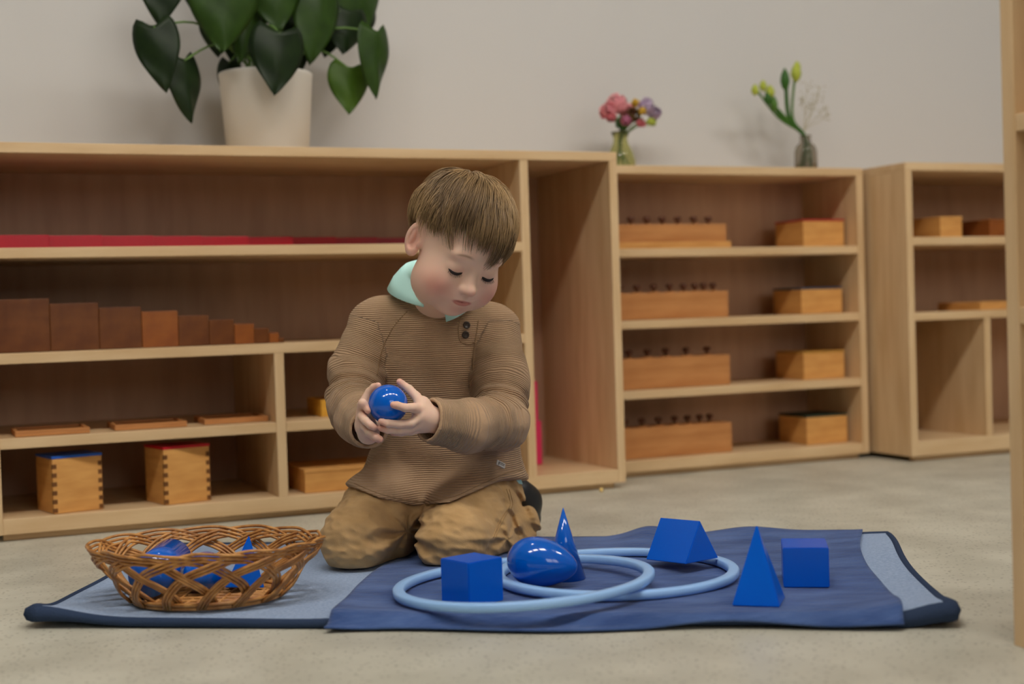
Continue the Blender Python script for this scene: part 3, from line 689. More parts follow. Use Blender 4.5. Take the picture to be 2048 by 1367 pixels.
def bvh(o):
    me = o.data; return BVHTree.FromPolygons([v.co for v in me.vertices], [p.vertices for p in me.polygons])
def shoot(tree, px, py):
    return tree.ray_cast(Vector((0, 0, CAMH)), ray(px, py).normalized())[:2]

# ------------------------------------------------------------------ materials of the child
def attr_mat(name, rough, attr_col=None, **k):
    m = mat(name, (1, 1, 1, 1), rough, **k)
    if attr_col:
        n = m.node_tree.nodes.new('ShaderNodeAttribute'); n.attribute_name = attr_col
        m.node_tree.links.new(n.outputs['Color'], m.node_tree.nodes['Principled BSDF'].inputs['Base Color'])
    return m
M_SKIN = attr_mat('child_skin', .48, 'tint', spec=.35, sss=.25, bump=(900, .08, .001))
M_KNIT = mat('brown_knit_wool', lin(194, 161, 128), .95, .1, sheen=.12, noise=(14, lin(182, 150, 118), 3))
nt = M_KNIT.node_tree; nd = nt.nodes; b = nd['Principled BSDF']
an_ = nd.new('ShaderNodeAttribute'); an_.attribute_name = 'knit'
nz = nd.new('ShaderNodeTexNoise'); nz.inputs['Scale'].default_value = 55; tco = nd.new('ShaderNodeTexCoord'); nt.links.new(tco.outputs['Object'], nz.inputs['Vector'])
ma = nd.new('ShaderNodeMath'); ma.operation = 'MULTIPLY_ADD'; nt.links.new(nz.outputs['Fac'], ma.inputs[0]); ma.inputs[1].default_value = .0016; nt.links.new(an_.outputs['Fac'], ma.inputs[2])
mu = nd.new('ShaderNodeMath'); mu.operation = 'MULTIPLY'; nt.links.new(ma.outputs[0], mu.inputs[0]); mu.inputs[1].default_value = 2*math.pi/.0033
sn = nd.new('ShaderNodeMath'); sn.operation = 'SINE'; nt.links.new(mu.outputs[0], sn.inputs[0])
n3 = nd.new('ShaderNodeTexNoise'); n3.inputs['Scale'].default_value = 480; nt.links.new(tco.outputs['Object'], n3.inputs['Vector'])
ad = nd.new('ShaderNodeMath'); ad.operation = 'MULTIPLY_ADD'; nt.links.new(n3.outputs['Fac'], ad.inputs[0]); ad.inputs[1].default_value = 1.0; nt.links.new(sn.outputs[0], ad.inputs[2])
bp = nd.new('ShaderNodeBump'); bp.inputs['Strength'].default_value = .85; bp.inputs['Distance'].default_value = .0011
nt.links.new(ad.outputs[0], bp.inputs['Height']); nt.links.new(bp.outputs[0], b.inputs['Normal'])
M_TROU = mat('tan_cotton_twill', lin(200, 164, 116), .9, .12, sheen=.1, noise=(30, lin(188, 152, 104), 4), bump=(900, .35, .001))
M_STITCH = mat('pale_stitching', lin(176, 144, 100), .9, .1)
M_MINT = mat('mint_cotton', lin(202, 250, 244), .8, .2, bump=(900, .2, .001))
M_SHOE = mat('black_shoe_leather', lin(34, 36, 40), .5); M_SOLE = mat('dark_shoe_sole', lin(46, 44, 42), .7)
M_HAIR = mat('light_brown_hair', lin(150, 114, 72), .42, .5, noise=(14, lin(112, 82, 50), 3)); nt = M_HAIR.node_tree; an2 = nt.nodes.new('ShaderNodeAttribute'); an2.attribute_name = 'strand'
rp2 = nt.nodes.new('ShaderNodeValToRGB'); rp2.color_ramp.elements[0].color = lin(80, 60, 40); rp2.color_ramp.elements[1].color = lin(182, 150, 106)
nt.links.new(an2.outputs['Fac'], rp2.inputs[0]); nt.links.new(rp2.outputs[0], nt.nodes['Principled BSDF'].inputs['Base Color'])
M_SCALP = mat('hair_roots', lin(84, 60, 38), .8, .1)
M_EYE = mat('dark_brown_eye', lin(52, 34, 26), .15); M_LASH = mat('dark_lashes', lin(34, 22, 18), .6); M_BTN = mat('dark_horn_button', lin(58, 46, 38), .35); M_TAG = mat('white_woven_label', lin(214, 210, 204), .8); M_TAGD = mat('label_dark_print', lin(60, 52, 46), .8)

# ------------------------------------------------------------------ pose (joints in metres, from the picture and a depth)
YB = 2.10
BALL = at(776, 808, YB); RBALL = .0293
def J(px, py, Y, r): return (A(at(px, py, Y)), r)
HC = at(912, 500, 2.185)
yaw_, pit_, rol_ = math.radians(HEAD_YAW), math.radians(HEAD_PITCH), math.radians(HEAD_ROLL)
HR = (Matrix.Rotation(yaw_, 3, 'Z') @ Matrix.Rotation(pit_, 3, 'X') @ Matrix.Rotation(rol_, 3, 'Y') @ Matrix(((1, 0, 0), (0, -1, 0), (0, 0, 1))))
HRn = np.array(HR, f32); HCn = A(HC)
def hl(P): return (P-HCn) @ HRn          # world -> head local (x to his left, y forward, z up)
def hw(p): return HC + HR @ Vector(p)
mm = .001
def skull(q):
    d = ell(q, (0, -.012, .042), (.0705, .087, .0735))
    d = smin(d, ell(q, (0, .024, -.023), (.058, .053, .062)), .03)
    return d
def headsdf(P):
    q = hl(P); qa = q.copy(); qa[:, 0] = np.abs(qa[:, 0])
    d = skull(q)
    d = smin(d, ell(qa, (.035, .043, -.031), (.029, .028, .029)), .022)       # cheeks
    d = smin(d, ell(qa, (.036, .024, -.050), (.024, .032, .026)), .020)      # jaw
    d = smin(d, ell(q, (0, .054, -.067), (.020, .016, .015)), .018)           # chin
    d = smin(d, ell(q, (0, .066, -.040), (.023, .0135, .017)), .014)          # muzzle
    d = smin(d, ell(qa, (.022, .063, .025), (.020, .009, .008)), .016)        # brow
    d = smax(d, -ell(qa, (.027, .086, .003), (.015, .011, .010)), .014)       # eye sockets
    d = smin(d, ell(qa, (.027, .0605, .002), (.0148, .0132, .0118)), .004)    # closed lids
    d = smin(d, cone(q, (0, .070, .004), (0, .0835, -.020), .0055, .0085), .010)   # nose
    d = smin(d, ell(q, (0, .0865, -.0215), (.0080, .0076, .0072)), .006)
    d = smin(d, ell(qa, (.0085, .0795, -.0235), (.0056, .0065, .0056)), .005)
    d = smax(d, -ell(qa, (.0048, .0835, -.0300), (.0026, .004, .0030)), .002)
    d = smin(d, ell(q, (0, .0768, -.0418), (.0150, .0042, .0030)), .004)      # upper lip
    d = smin(d, ell(q, (0, .0752, -.0492), (.0105, .0046, .0032)), .004)      # lower lip
    d = smax(d, -ell(q - np.stack([0*q[:, 0], 0*q[:, 0], 3.0*q[:, 0]**2], 1), (0, .0835, -.0455), (.0165, .0070, .0009)), .0012)
    d = smax(d, -ell(q, (0, .0845, -.0335), (.0028, .004, .006)), .004)
    # ears
    nrm = A((.88, .47, 0)); fw = A((-.47, .88, 0)); e = qa - A((.0715, -.006, .001))
    el = np.stack([e @ nrm, e @ fw, e[:, 2] - .12*(e @ fw)], 1)
    ear = ell(el, (0, 0, .003), (.0055, .0165, .0265)); ear = smin(ear, ell(el, (0, .004, -.019), (.0052, .009, .009)), .006)
    ear = smax(ear, -ell(el, (.0038, .002, .003), (.0055, .0105, .0185)), .002); ear = smin(ear, ell(el, (.0012, -.003, .004), (.0022, .003, .012)), .003)
    ear = smin(ear, ell(el, (.001, .013, -.003), (.004, .004, .006)), .004)
    return smin(d, ear, .005)
NB = at(872, 590, 2.312)
NECK0 = A(hw((0, -.018, -.045)))
def bl(px, py, dy): return at(px, py, YB+dy)
def onball(px, py, sgn, r):      # centre of a finger joint that touches the ball where the picture shows it
    p = at(px, py, YB); o = p - BALL; q = o.x**2 + o.z**2; R_ = RBALL + r*.9
    return bl(px, py, sgn*math.sqrt(max(0, R_*R_-q)))
r1 = .0056
LEFTH = dict(wrist=[bl(866, 836, .012), bl(848, 832, .006)], fingers=[
    [(bl(842, 808, .004), .0085), (bl(833, 793, .016), .0072), (bl(818, 778, .021), .0066), (bl(803, 767, .020), .0056), (bl(799, 763, .0185), .005)],
    [(bl(840, 818, -.002), .0085), (bl(826, 815, -.016), .0070), (bl(810, 815, -.0265), .0062), (onball(794, 810, -1, .0055), .0057), (onball(787, 809, -1, .0052), .0051)],
    [(bl(842, 832, -.002), .0085), (bl(822, 846, -.012), .0068), (bl(800, 848, -.018), .0061), (bl(776, 846, -.0215), .0057), (bl(763, 842, -.0205), .0052)],
    [(bl(842, 846, .002), .0085), (bl(820, 858, -.005), .0066), (bl(798, 861, -.010), .0060), (bl(775, 859, -.0135), .0056), (bl(763, 856, -.0135), .005)],
    [(bl(844, 854, .010), .0078), (bl(822, 862, .006), .0060), (bl(802, 865, .003), .0053), (bl(786, 865, .001), .0046)]],
    palm=[(bl(846, 826, .008), (.016, .014, .026))])
RIGHTH = dict(wrist=[bl(737, 866, .028), bl(731, 850, .018)], fingers=[
    [(bl(728, 828, .020), .0080), (bl(730, 800, .027), .0070), (bl(739, 783, .027), .0063), (bl(748, 774, .022), .0058), (bl(756, 771, .017), .0053)],
    [(bl(724, 826, .010), .0080), (bl(723, 810, -.001), .0066), (bl(725, 805, -.013), .0061), (onball(732, 813, -1, .0056), .0057), (onball(736, 820, -1, .0052), .0052)],
    [(bl(725, 838, .008), .0080), (bl(724, 832, -.006), .0066), (bl(730, 840, -.016), .0061), (bl(741, 850, -.0195), .0057), (bl(747, 854, -.019), .0052)],
    [(bl(727, 850, .010), .0080), (bl(729, 852, -.002), .0064), (bl(739, 864, -.010), .0059), (bl(753, 874, -.013), .0054), (bl(761, 878, -.013), .0048)],
    [(bl(732, 858, .012), .0074), (bl(738, 866, .004), .0058), (bl(748, 874, .0), .0052), (bl(757, 880, -.002), .0044)]],
    palm=[(bl(727, 840, .014), (.010, .014, .021))])
def handsdf(H_):
    def fn(P):
        wv = H_['wrist']; d = cone(P, wv[0], wv[1], .017, .016)
        for c, r in H_['palm']: d = smin(d, ell(P, c, r), .008)
        for fg in H_['fingers']: d = smin(d, cone(P, wv[1], fg[0][0], .012, fg[0][1]), .006)
        for fg in H_['fingers']: d = smin(d, chain(P, [(A(p), r) for p, r in fg], .002), .0026)
        bd_ = np.linalg.norm(P - A(BALL), axis=1) - RBALL
        return np.maximum(d, -(bd_ - .0001))
    return fn
# sleeves, trousers: joints
ARM_L = [J(985, 662, 2.325, .046), J(1000, 760, 2.285, .0440), J(1000, 842, 2.235, .0400), J(930, 852, 2.155, .0375), J(860, 840, 2.115, .0335)]
ARM_R = [J(752, 652, 2.325, .046), J(716, 740, 2.305, .0425), J(706, 812, 2.265, .0390), J(724, 838, 2.195, .0360), J(738, 856, 2.145, .0315)]
LEG_R = [J(822, 985, 2.36, .070), J(762, 1030, 2.265, .062), J(712, 1077, 2.185, .0465), J(752, 1092, 2.26, .043), J(806, 1092, 2.36, .043)]
LEG_L = [J(952, 985, 2.36, .072), J(930, 1040, 2.25, .060), J(906, 1080, 2.165, .0475), J(962, 1084, 2.25, .043), J(1012, 1070, 2.34, .046), J(1030, 1040, 2.44, .038)]
TZ = A([.06, .10, .147, .204, .253, .32, .376, .41, .44])
def pxx(px, py, Y): return at(px, py, Y).x
TL = A([pxx(700, 1000, 2.33), pxx(712, 970, 2.33), pxx(735, 930, 2.33), pxx(752, 860, 2.33), pxx(755, 800, 2.33), pxx(762, 720, 2.33), pxx(778, 650, 2.33), pxx(800, 610, 2.33), pxx(815, 580, 2.33)])
TR = A([pxx(1050, 1000, 2.33), pxx(1048, 970, 2.33), pxx(1043, 930, 2.33), pxx(1030, 860, 2.33), pxx(1012, 800, 2.33), pxx(985, 720, 2.33), pxx(965, 650, 2.33), pxx(945, 610, 2.33), pxx(935, 580, 2.33)])
TCX = (TL+TR)/2; TA = (TR-TL)/2
TB = A([.118, .115, .108, .100, .093, .084, .072, .056, .048]); TCY = A([2.372, 2.368, 2.362, 2.356, 2.350, 2.340, 2.330, 2.322, 2.315])
def torso(P, shrink=0.0):
    z = P[:, 2]; cx = np.interp(z, TZ, TCX); cy = np.interp(z, TZ, TCY); a = np.interp(z, TZ, TA)-shrink; b_ = np.interp(z, TZ, TB)-shrink
    u = np.abs((P[:, 0]-cx)/a); v = np.abs((P[:, 1]-cy)/b_)
    return (((u**2.4 + v**2.4)**(1/2.4) - 1)*np.minimum(a, b_)).astype(f32)
def bodysdf(P):
    P = P.astype(f32)
    d = near(P, HC, .17, headsdf)
    d = smin(d, cone(P, NECK0, A(NB) - A((0, 0, .02)), .036, .042), .018)
    t = np.maximum(torso(P, .02), np.maximum(P[:, 2]-.43, .09-P[:, 2])); d = smin(d, t, .03)
    for arm in (ARM_L, ARM_R): d = smin(d, chain(P, [(a, r*.55) for a, r in arm], .01), .015)
    for leg in (LEG_L, LEG_R): d = smin(d, np.maximum(chain(P, [(a, r*.62) for a, r in leg], .02), .02-P[:, 2]), .03)
    h1 = near(P, LEFTH['wrist'][1], .105, handsdf(LEFTH)); h2 = near(P, RIGHTH['wrist'][1], .105, handsdf(RIGHTH))
    return smin(smin(d, h1, .006), h2, .006)
pts = [np.array(a) for a, r in ARM_L+ARM_R+LEG_L+LEG_R] + [np.array(HC)]
lo = np.min(pts, 0) - .06; hi = np.max(pts, 0) + .10; hi[2] = HC.z + .16; lo[2] = .005; lo[1] = YB-.06
V, Q = surface(bodysdf, lo, hi, BODY_H)
# skin tint
q = hl(V.astype(f32)); qa = q.copy(); qa[:, 0] = np.abs(qa[:, 0])
base = np.array(lin(238, 202, 180)[:3]); blush = np.array(lin(218, 138, 122)[:3]); lip = np.array(lin(190, 92, 88)[:3]); browc = np.array(lin(150, 108, 80)[:3]); lidc = np.array(lin(200, 150, 132)[:3])
T = np.tile(base, (len(V), 1)); inhead = np.linalg.norm(V-np.array(HC), axis=1) < .13
def mixin(wt, c):
    global T
    wt = (wt*inhead)[:, None]; T = T*(1-wt) + c*wt
g = lambda c, r: np.exp(-(((qa-A(c))/A(r))**2).sum(1))
mixin(.75*g((.044, .058, -.032), (.024, .034, .021)), blush)
mixin(.35*g((0, .090, -.022), (.010, .012, .008)), blush)
mixin(.4*g((0, .066, -.062), (.016, .02, .010)), blush)
mixin(.5*g((.074, 0, .0), (.010, .03, .03)), blush)
lw = np.clip(1.25 - np.sqrt((q[:, 0]/.0145)**2 + ((q[:, 2]+.0468-2*q[:, 0]**2)/.0048)**2), 0, .28)/.28*(q[:, 1] > .060)
mixin(lw*.7, lip)
bz = .0255 + .003 - 14*(qa[:, 0]-.024)**2
mixin(.7*np.exp(-((qa[:, 2]-bz)/.0020)**2)*np.exp(-((qa[:, 0]-.026)/.013)**4)*(q[:, 1] > .03), browc)
mixin(.4*g((.027, .073, .002), (.013, .02, .007)), lidc)
tips = [fg[-1][0] for H_ in (LEFTH, RIGHTH) for fg in H_['fingers']]
for p in tips:
    wt = (.55*np.exp(-(np.linalg.norm(V-np.array(p), axis=1)/.008)**2))[:, None]; T = T*(1-wt) + blush*wt
person = npmesh('person', V, Q, M_SKIN, None, {'tint': T})
tag(person, 'young child kneeling on the rug, brown sweater and tan trousers, holding a blue ball', 'child')
o = raw('blue_ball', *lathe_vf([(RBALL*math.sin(t)+1e-6, -RBALL*math.cos(t)) for t in np.linspace(0, math.pi, 49)], 64), M_BLUE, None, True); o.location = BALL
tag(o, 'glossy blue wooden ball held in both hands of the child', 'ball')

# sweater
hemx = [(690, 968), (708, 975), (760, 996), (830, 1011), (900, 1004), (960, 978), (1010, 956), (1045, 948), (1070, 948)]
HX = A([at(px, py, 2.26).x for px, py in hemx]); HZ = A([at(px, py, 2.26).z for px, py in hemx])
def hemz(P):
    yy = np.clip(P[:, 1], 2.12, 2.32)/2.26; zf = CAMH + (np.interp(P[:, 0]/yy, HX, HZ)-CAMH)*yy; t = np.clip((P[:, 1]-2.27)/.16, 0, 1); return zf*(1-t) + .105*t
def sleeve(P, arm):
    d = None; L = 0; kv = None; tot = []
    for (a, ra), (b_, rb) in zip(arm[:-1], arm[1:]):
        e, h = cone(P, a, b_, ra, rb, True); ln = float(np.linalg.norm(b_-a))
        wg = np.exp(-np.clip(e, -.06, .2)/.007); kv = wg*(L+h*ln) if d is None else kv + wg*(L+h*ln); wsum = wg if d is None else wsum + wg
        d = e if d is None else smin(d, e, .022)
        L += ln; tot.append(L)
    elb = tot[1]; kv = kv/wsum
    # gathered folds, strongest around the elbow, running round the sleeve
    wv = np.exp(-((kv-elb)/.055)**2)
    d = d + (-.0030*wv*np.sin(kv*2*math.pi/.026 + 2.2*wob(P, 40, 3)) - .0016*np.sin(kv*2*math.pi/.041 + 3*wob(P, 30, 5))*np.exp(-((kv-elb)/.12)**2) - .0012*wob(P, 90, 8) - .0013*wob(P, 210, 9)).astype(f32)
    # open cuff
    e0, e1 = arm[-2][0], arm[-1][0]; ax = (e1-e0)/np.linalg.norm(e1-e0); s = (P-e1) @ ax
    d = d - (.0016*np.exp(-((s+.010)/.006)**2)).astype(f32)
    d = smax(d, (s-.004).astype(f32), .004)
    d = smax(d, -cone(P, e1-ax*.022, e1+ax*.05, arm[-1][1]-.0055, arm[-1][1]-.0050), .002)
    return d, kv
def rawlegs(P):
    d = smin(chain(P, LEG_R, .03), chain(P, LEG_L, .03), .012)
    return smin(d, ell(P, at(888, 968, 2.395), (.118, .085, .085)), .03)
def sweater_parts(P):
    P = P.astype(f32)
    t = torso(P); hz = hemz(P); s = P[:, 2]-hz
    t = t - (.0022*np.exp(-((s-.006)/.006)**2)).astype(f32) + (.0012*np.exp(-((s-.016)/.004)**2)).astype(f32)
    x, z = P[:, 0], P[:, 2]
    fold = .0032*np.sin((z*.9 + x*.55)*2*math.pi/.075 + 1.6*wob(P, 16, 11))*np.exp(-((z-.20)/.09)**2) + .0020*wob(P, 55, 12) + .0012*wob(P*A((.7, 1, 1.2)), 190, 13)
    sag = .0045*np.sin((x*.8 - z*.5)*2*math.pi/.085 + .8)*np.exp(-((z-.27)/.07)**2)
    t = t - (fold + sag).astype(f32)
    t = smax(t, -cone(P, at(938, 680, 2.250), at(918, 812, 2.236), .014, .024), .022)
    t = smin(t, cone(P, ARM_R[0][0] + A((.02, 0, .004)), ARM_L[0][0] + A((-.02, 0, .004)), .046, .046), .03)
    l, kl = sleeve(P, ARM_L); r, kr = sleeve(P, ARM_R)
    t = smin(t, rawlegs(P) - .0075, .03)
    t = smax(t, (-s).astype(f32), .003)
    return t, l, r, kl, kr, s
NKA = A(NB) + A((-.002, -.012, .045)); NKB = A(NB) + A((.004, .02, -.05))
def sweatersdf(P):
    t, l, r, kl, kr, s = sweater_parts(P)
    d = smin(smin(t, l, .010), r, .010)
    # neck opening with rolled rim
    nk = cone(P, NKA, NKB, .050, .041)
    d = d - (.0018*np.exp(-((nk-.005)/.004)**2)).astype(f32)
    return smax(d, -nk, .004)
lo = np.array([min(TL.min(), (ARM_R[1][0])[0]-.05), YB-.02, .03]); hi = np.array([max(TR.max(), ARM_L[2][0][0]+.06)+.01, 2.52, .47])
lo[0] -= .012
V, Q = surface(sweatersdf, lo, hi, SWEAT_H)
t, l, r, kl, kr, s = sweater_parts(V)
kn = np.where((t <= l) & (t <= r), V[:, 2], np.where(l < r, np.where(kl < .004, V[:, 2], kl), np.where(kr < .004, V[:, 2], kr)))
sw = npmesh('sweater', V, Q, M_KNIT, person, {'knit': kn})
sw['label'] = 'brown rib-knit sweater'
# trousers
def legsdf(P, leg, sd_):
    d = chain(P, leg, .03)
    kn_ = leg[2][0]; dist = np.linalg.norm(P-kn_, axis=1)
    return d
def trousersdf(P):
    P = P.astype(f32)
    a = legsdf(P, LEG_R, 1); b_ = legsdf(P, LEG_L, 2)
    d = smin(a, b_, .012)
    d = smin(d, ell(P, at(888, 968, 2.395), (.118, .085, .085)), .03)
    x, y, z = P[:, 0], P[:, 1], P[:, 2]
    cr = A(at(815, 1062, 2.21)); v = P-cr; rad = np.sqrt(v[:, 0]**2 + v[:, 2]**2)+1e-6; ang = np.arctan2(v[:, 2], v[:, 0])
    star = .0042*np.sin(ang*7 + 1.2*wob(P, 30, 21) + .6)*np.exp(-((rad-.035)/.035)**2)
    kp = A(at(1015, 1060, 2.29)); v2_ = P-kp; r2 = np.sqrt(v2_[:, 0]**2 + v2_[:, 2]**2)+1e-6; a2 = np.arctan2(v2_[:, 2], v2_[:, 0])
    star2 = .0022*np.sin(a2*5 + 1.5*wob(P, 40, 22))*np.exp(-((r2-.03)/.03)**2)
    calf = .0035*np.sin((x*.85+z*.4)*2*math.pi/.021 + 1.4*wob(P, 40, 24))*np.clip((x-float(kp[0])+.005)/.01, 0, 1)
    d = smax(d, -np.maximum(torso(P) + .004, hemz(P) + .012 - z).astype(f32), .006)
    d = d - (star + star2 + calf + .0024*wob(P, 45, 23) + .0013*wob(P, 110, 25) + .0034*(.45-np.abs(wob(P*A((.5, .6, 1.4)), 170, 27))) + .0026*(.45-np.abs(wob(P*A((1.0, .7, 1.3)), 260, 29))) + .0006*wob(P, 500, 31)).astype(f32)
    d = smax(d, (FLOORZ + .0065*np.clip((x+.195)/.03, 0, 1)*(y < 2.37) - z).astype(f32), .004)
    return smax(d, (z-.20).astype(f32), .01)
FLOORZ = .0128
al = [np.array(a) for a, r in LEG_L+LEG_R]
lo = np.min(al, 0) - .085; hi = np.max(al, 0) + .09; lo[2] = .004; hi[2] = .21
V, Q = surface(trousersdf, lo, hi, .0021)
tr = npmesh('trousers', V, Q, M_TROU, person); tr['label'] = 'tan cotton trousers'
tb = bvh(tr); sb = bvh(sw)
def seamline(pxs, off=0):
    out = []
    P_ = smoothpath([(x, y, 0) for x, y in pxs], 8)
    for p in P_:
        h, nn = shoot(tb, p.x+off, p.y)
        if h: out.append(h + nn*.0004)
    return tube_vf(out, .0007, 5) if len(out) > 2 else ([], [])
parts = [seamline([(1013, 978), (1020, 1008), (1010, 1024), (996, 1048), (986, 1074)], o_) for o_ in (0, 5)] + [seamline([(812, 1030), (810, 1058)], o_) for o_ in (0, 4)]
for q_ in parts: raw('stitching', *q_, M_STITCH, tr, True)
# buttons, woven label
for px, py in ((933, 650), (931, 669)):
    h, nn = shoot(sb, px, py)
    V_, F_ = lathe_vf([(.0, .0), (.0058, .0), (.0062, .0012), (.0058, .0022), (.0042, .0026), (.0036, .0018), (0, .0018)], 20)
    qn = nn.to_track_quat('Z', 'Y'); raw('button', [h + qn @ Vector(v) for v in V_], F_, M_BTN, sw, True)
h, nn = shoot(sb, 1001, 928)
if h:
    xv = (right*1.0 + up*-.18); xv = (xv - nn*xv.dot(nn)).normalized(); yv = nn.cross(xv)
    def quad(u0, v0, u1, v1, e):
        return [h + nn*e + xv*u + yv*v for u, v in ((u0, v0), (u1, v0), (u1, v1), (u0, v1))]
    def slabp(u0, v0, u1, v1, e0, e1):
        a = quad(u0, v0, u1, v1, e0); b_ = quad(u0, v0, u1, v1, e1)
        return a+b_, [(4, 5, 6, 7), (0, 1, 5, 4), (1, 2, 6, 5), (2, 3, 7, 6), (3, 0, 4, 7)]
    lb = raw('woven_label', *slabp(-.0085, -.0042, .0085, .0042, -.001, .0016), M_TAG, sw)
    raw('label_print', *join_vf([slabp(-.004, .0012, .007, .0024, .0015, .0018), slabp(-.004, -.0012, .007, -.0002, .0015, .0018), slabp(-.0055, -.003, -.004, .0024, .0015, .0018)]), M_TAGD, lb)
M_SEAM = mat('knit_seam_wool', lin(150, 122, 92), .95, .1, bump=(300, .8, .002))
def knitseam(name, pxs, rad):
    out = []
    for p in smoothpath([(x, y, 0) for x, y in pxs], 8):
        h_, n_ = shoot(sb, p.x, p.y)
        if h_ and (not out or (h_-out[-1]).length < .03): out.append(h_ - n_*rad*.35)
    if len(out) > 2: raw(name, *tube_vf(out, rad, 6), M_SEAM, sw, True)
knitseam('raglan_seam', [(815, 622), (788, 652), (764, 700), (754, 750)], .0013)
knitseam('raglan_seam', [(957, 640), (952, 672), (948, 700), (945, 740)], .0013)
knitseam('placket_edge', [(922, 634), (917, 655), (921, 682), (938, 688), (950, 684)], .0014)
knitseam('hem_seam', [(x, y-9) for x, y in hemx[1:-1]], .0009)
# mint polo collar and a corner of its hem
def collar():
    V_ = []; F_ = []; n = 64
    for i in range(n+1):
        ph = math.radians(-90 + 14 + (360-28)*i/n)     # opening at the front (towards the camera)
        c, s = math.cos(ph), math.sin(ph); front = max(0, -s); back = max(0, s)
        zf = .008 + .040*(1-front)**.8 + .012*back - .006*(c if c > 0 else 0)
        rf = .0475 + .004*front; fl_ = .026 - (.010 if c < 0 else .002)*front + .004*abs(c); dr = 1-(.55*front**2 if c < 0 else -.15*front)
        rows = [(rf-.006, zf-.030), (rf-.0045, zf-.008), (rf-.002, zf-.001), (rf+.002, zf+.0008), (rf+.008, zf-.004), (rf+.55*fl_+.003, zf-.016*dr), (rf+fl_, zf-.034*dr), (rf+fl_-.0015, zf-.0345*dr-.0005), (rf+.5*fl_, zf-.0175*dr), (rf+.006, zf-.0055)]
        for r, z in rows: V_.append(NB + Vector((r*c, r*s*.95-.004, z - .012*max(0, -s)**3)))
    k = len(rows)
    for i in range(n):
        for j in range(k-1): F_.append((i*k+j, (i+1)*k+j, (i+1)*k+j+1, i*k+j+1))
    return V_, F_
co = raw('shirt_collar', *collar(), M_MINT, person, True); co['label'] = 'mint green polo collar'
md = co.modifiers.new('thickness', 'SOLIDIFY'); md.thickness = .0014
pt = [at(1030, 952, 2.33), at(1040, 954, 2.34), at(1045, 968, 2.35), at(1034, 966, 2.33)]
raw('shirt_tail', pt + [p + Vector((0, .02, .0)) for p in pt], [(0, 1, 2, 3), (7, 6, 5, 4), (0, 4, 5, 1), (1, 5, 6, 2), (2, 6, 7, 3), (3, 7, 4, 0)], M_MINT, person)
# shoe behind the hip
def shoesdf(P):
    P = P.astype(f32); d = chain(P, [J(1036, 985, 2.44, .026), J(1048, 1003, 2.46, .027), J(1055, 1035, 2.49, .024)], .02)
    return smax(d, (FLOORZ-P[:, 2]).astype(f32), .004)
c0 = np.array(at(1048, 1003, 2.46)); V, Q = surface(shoesdf, c0-.09, c0+.09, .0025)
sh = npmesh('shoe', V, Q, M_SHOE, person); sh['label'] = 'black shoe behind the hip'
# lashes: dark lid edges with short hairs
for sx in (-1, 1):
    parts = []; pts_ = []; rad_ = []
    for i in range(15):
        x = -.0125 + .025*i/14; u = x/.0125
        ex = sx*.027 + x; zz = .002 - .0062 + .0046*u*u - .0010*u*sx
        k = 1 - (x/.0148)**2 - ((zz-.002)/.0118)**2
        y = .0605 + .0132*math.sqrt(max(k, .0)) + .0004
        pts_.append(hw((ex, y, zz))); rad_.append(.0006 + .0021*math.sqrt(max(0, 1-u*u)))
    parts.append(tube_vf(pts_, rad_, 6))
    ev_, ef_ = tube_vf([p + HR @ Vector((0, -.0004, -.0013)) for p in pts_[3:12]], [.0002, .0008, .0012, .0014, .0015, .0014, .0012, .0008, .0002], 6)
    raw('eye', ev_, ef_, M_EYE, person, True)
    for i in range(1, 14):
        for rep_ in range(3):
            p = pts_[i]; fan = (i-7)/7
            dl = HR @ Vector((fan*.5+sx*.15+random.uniform(-.1, .1), .75, -.75)).normalized()
            ln = random.uniform(.005, .0075); parts.append(tube_vf([p, p + dl*ln*.5 + HR @ Vector((0, 0, -.0004)), p + dl*ln], [.0003, .00022, .00005], 4))
    raw('eyelashes', *join_vf(parts), M_LASH, person, True)
# hair: rooted shell plus strands that run from the crown whorl
HCEN = Vector((0, -.012, .042)); HE = Vector((.0705, .087, .0735))
def pw(az, table):
    az = abs(az) if table[0][0] >= 0 else az
    return float(np.interp(az, [a for a, b_ in table], [b_ for a, b_ in table]))
R_ = math.radians   # azimuth: 0 front, + to his left
TIPL = [(R_(-180), -.82), (R_(-125), -.62), (R_(-105), -.12), (R_(-90), -.10), (R_(-72), -.26), (R_(-58), -.12), (R_(-40), .06), (R_(-15), .14), (R_(8), -.06), (R_(30), -.20), (R_(60), -.30), (R_(90), -.16), (R_(125), -.62), (R_(180), -.82)]
ROOTL = [(R_(-180), -.72), (R_(-125), -.50), (R_(-95), .02), (R_(-70), .05), (R_(-50), .38), (R_(0), .52), (R_(50), .38), (R_(70), .05), (R_(95), .02), (R_(125), -.50), (R_(180), -.72)]
WH = Vector((.10, -.62, .78)).normalized()
def hsurf(d, off): return HCEN + Vector((d.x*(HE.x+off), d.y*(HE.y+off), d.z*(HE.z+off)))
V_ = []; F_ = []; n1, n2 = 72, 40
for i in range(n1):
    az = -math.pi + 2*math.pi*i/n1; zr = pw(az, ROOTL) - .06
    for j in range(n2+1):
        zz = 1 - (1-zr)*j/n2; zz = min(1, zz); rr_ = math.sqrt(max(0, 1-zz*zz))
        d = Vector((math.sin(az)*rr_, math.cos(az)*rr_, zz)); V_.append(hw(hsurf(d, .0035 if j < n2 else -.002)))
for i in range(n1):
    for j in range(n2): F_.append((i*(n2+1)+j, i*(n2+1)+j+1, ((i+1) % n1)*(n2+1)+j+1, ((i+1) % n1)*(n2+1)+j))
hair = raw('hair', V_, F_, M_SCALP, person, True); hair['label'] = 'short light brown hair with side-swept fringe'
parts = []; tints = []; rh = random.Random(11); made = 0; tries = 0
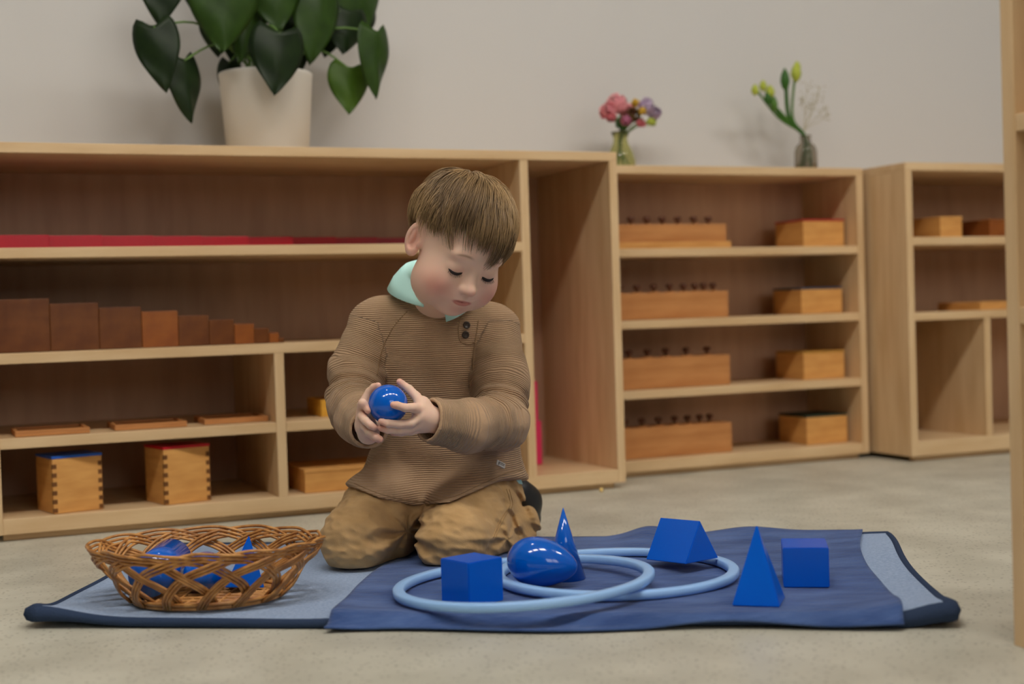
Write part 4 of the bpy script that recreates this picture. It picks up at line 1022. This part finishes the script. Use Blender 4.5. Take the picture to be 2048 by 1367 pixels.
clump = [(Vector((rh.gauss(0, 1), rh.gauss(0, 1), rh.gauss(0, 1))).normalized(), rh.uniform(-.45, .45), rh.uniform(-.004, .006), rh.uniform(0, 1)) for _ in range(150)]
while made < HAIRS and tries < HAIRS*4:
    tries += 1
    zz = rh.uniform(-.75, 1); az = rh.uniform(-math.pi, math.pi)
    zr = pw(az, ROOTL)
    if zz < zr: continue
    rr_ = math.sqrt(1-zz*zz); d = Vector((math.sin(az)*rr_, math.cos(az)*rr_, zz))
    cb = max(clump, key=lambda c: c[0].dot(d)); swirl = .30 + cb[1] + rh.gauss(0, .08); lift = .006 + cb[2] + rh.uniform(-.002, .003)
    nseg = 9; st = rh.uniform(.085, .125); pts_ = []; rad_ = []; p = d.copy(); tipj = rh.uniform(-.08, .05) + cb[1]*.62
    for k in range(nseg+1):
        t = k/nseg; pts_.append(hw(hsurf(p, .0025 + lift*math.sin(min(1, t*1.5)*math.pi/2) * (1 - .35*t*t))))
        rad_.append(.00062*(1-t*.75))
        tv = (p*WH.dot(p) - WH)
        if tv.length < 1e-3: tv = Vector((rh.gauss(0, 1), rh.gauss(0, 1), 0))
        tv.normalize(); sv = p.cross(tv)
        frontness = max(0, p.y)*max(0, .8-abs(p.z)*.3)
        tv = (tv + sv*swirl*.5 + Vector((.30*frontness, .15*frontness, -.25-.25*max(0, p.y)))).normalized()
        tv = (tv - p*tv.dot(p)).normalized()
        p2 = (p + tv*st).normalized(); a2 = math.atan2(p2.x, p2.y)
        if p2.z < pw(a2, TIPL) + tipj: break
        p = p2
    if len(pts_) < 3: continue
    m_ = len(pts_); th_ = rh.uniform(.0005, .00085); rad_ = [th_*(1-.85*(i/(m_-1))**1.5) for i in range(m_)]
    parts.append(tube_vf(pts_, rad_, 3, False)); made += 1; tints += [min(1, max(0, .55*cb[3] + .45*rh.random()))]*(3*m_)
o = raw('hair_strands', *join_vf(parts), M_HAIR, hair, True)
at_ = o.data.attributes.new('strand', 'FLOAT', 'POINT'); at_.data.foreach_set('value', np.array(tints, f32))
o['kind'] = 'stuff'
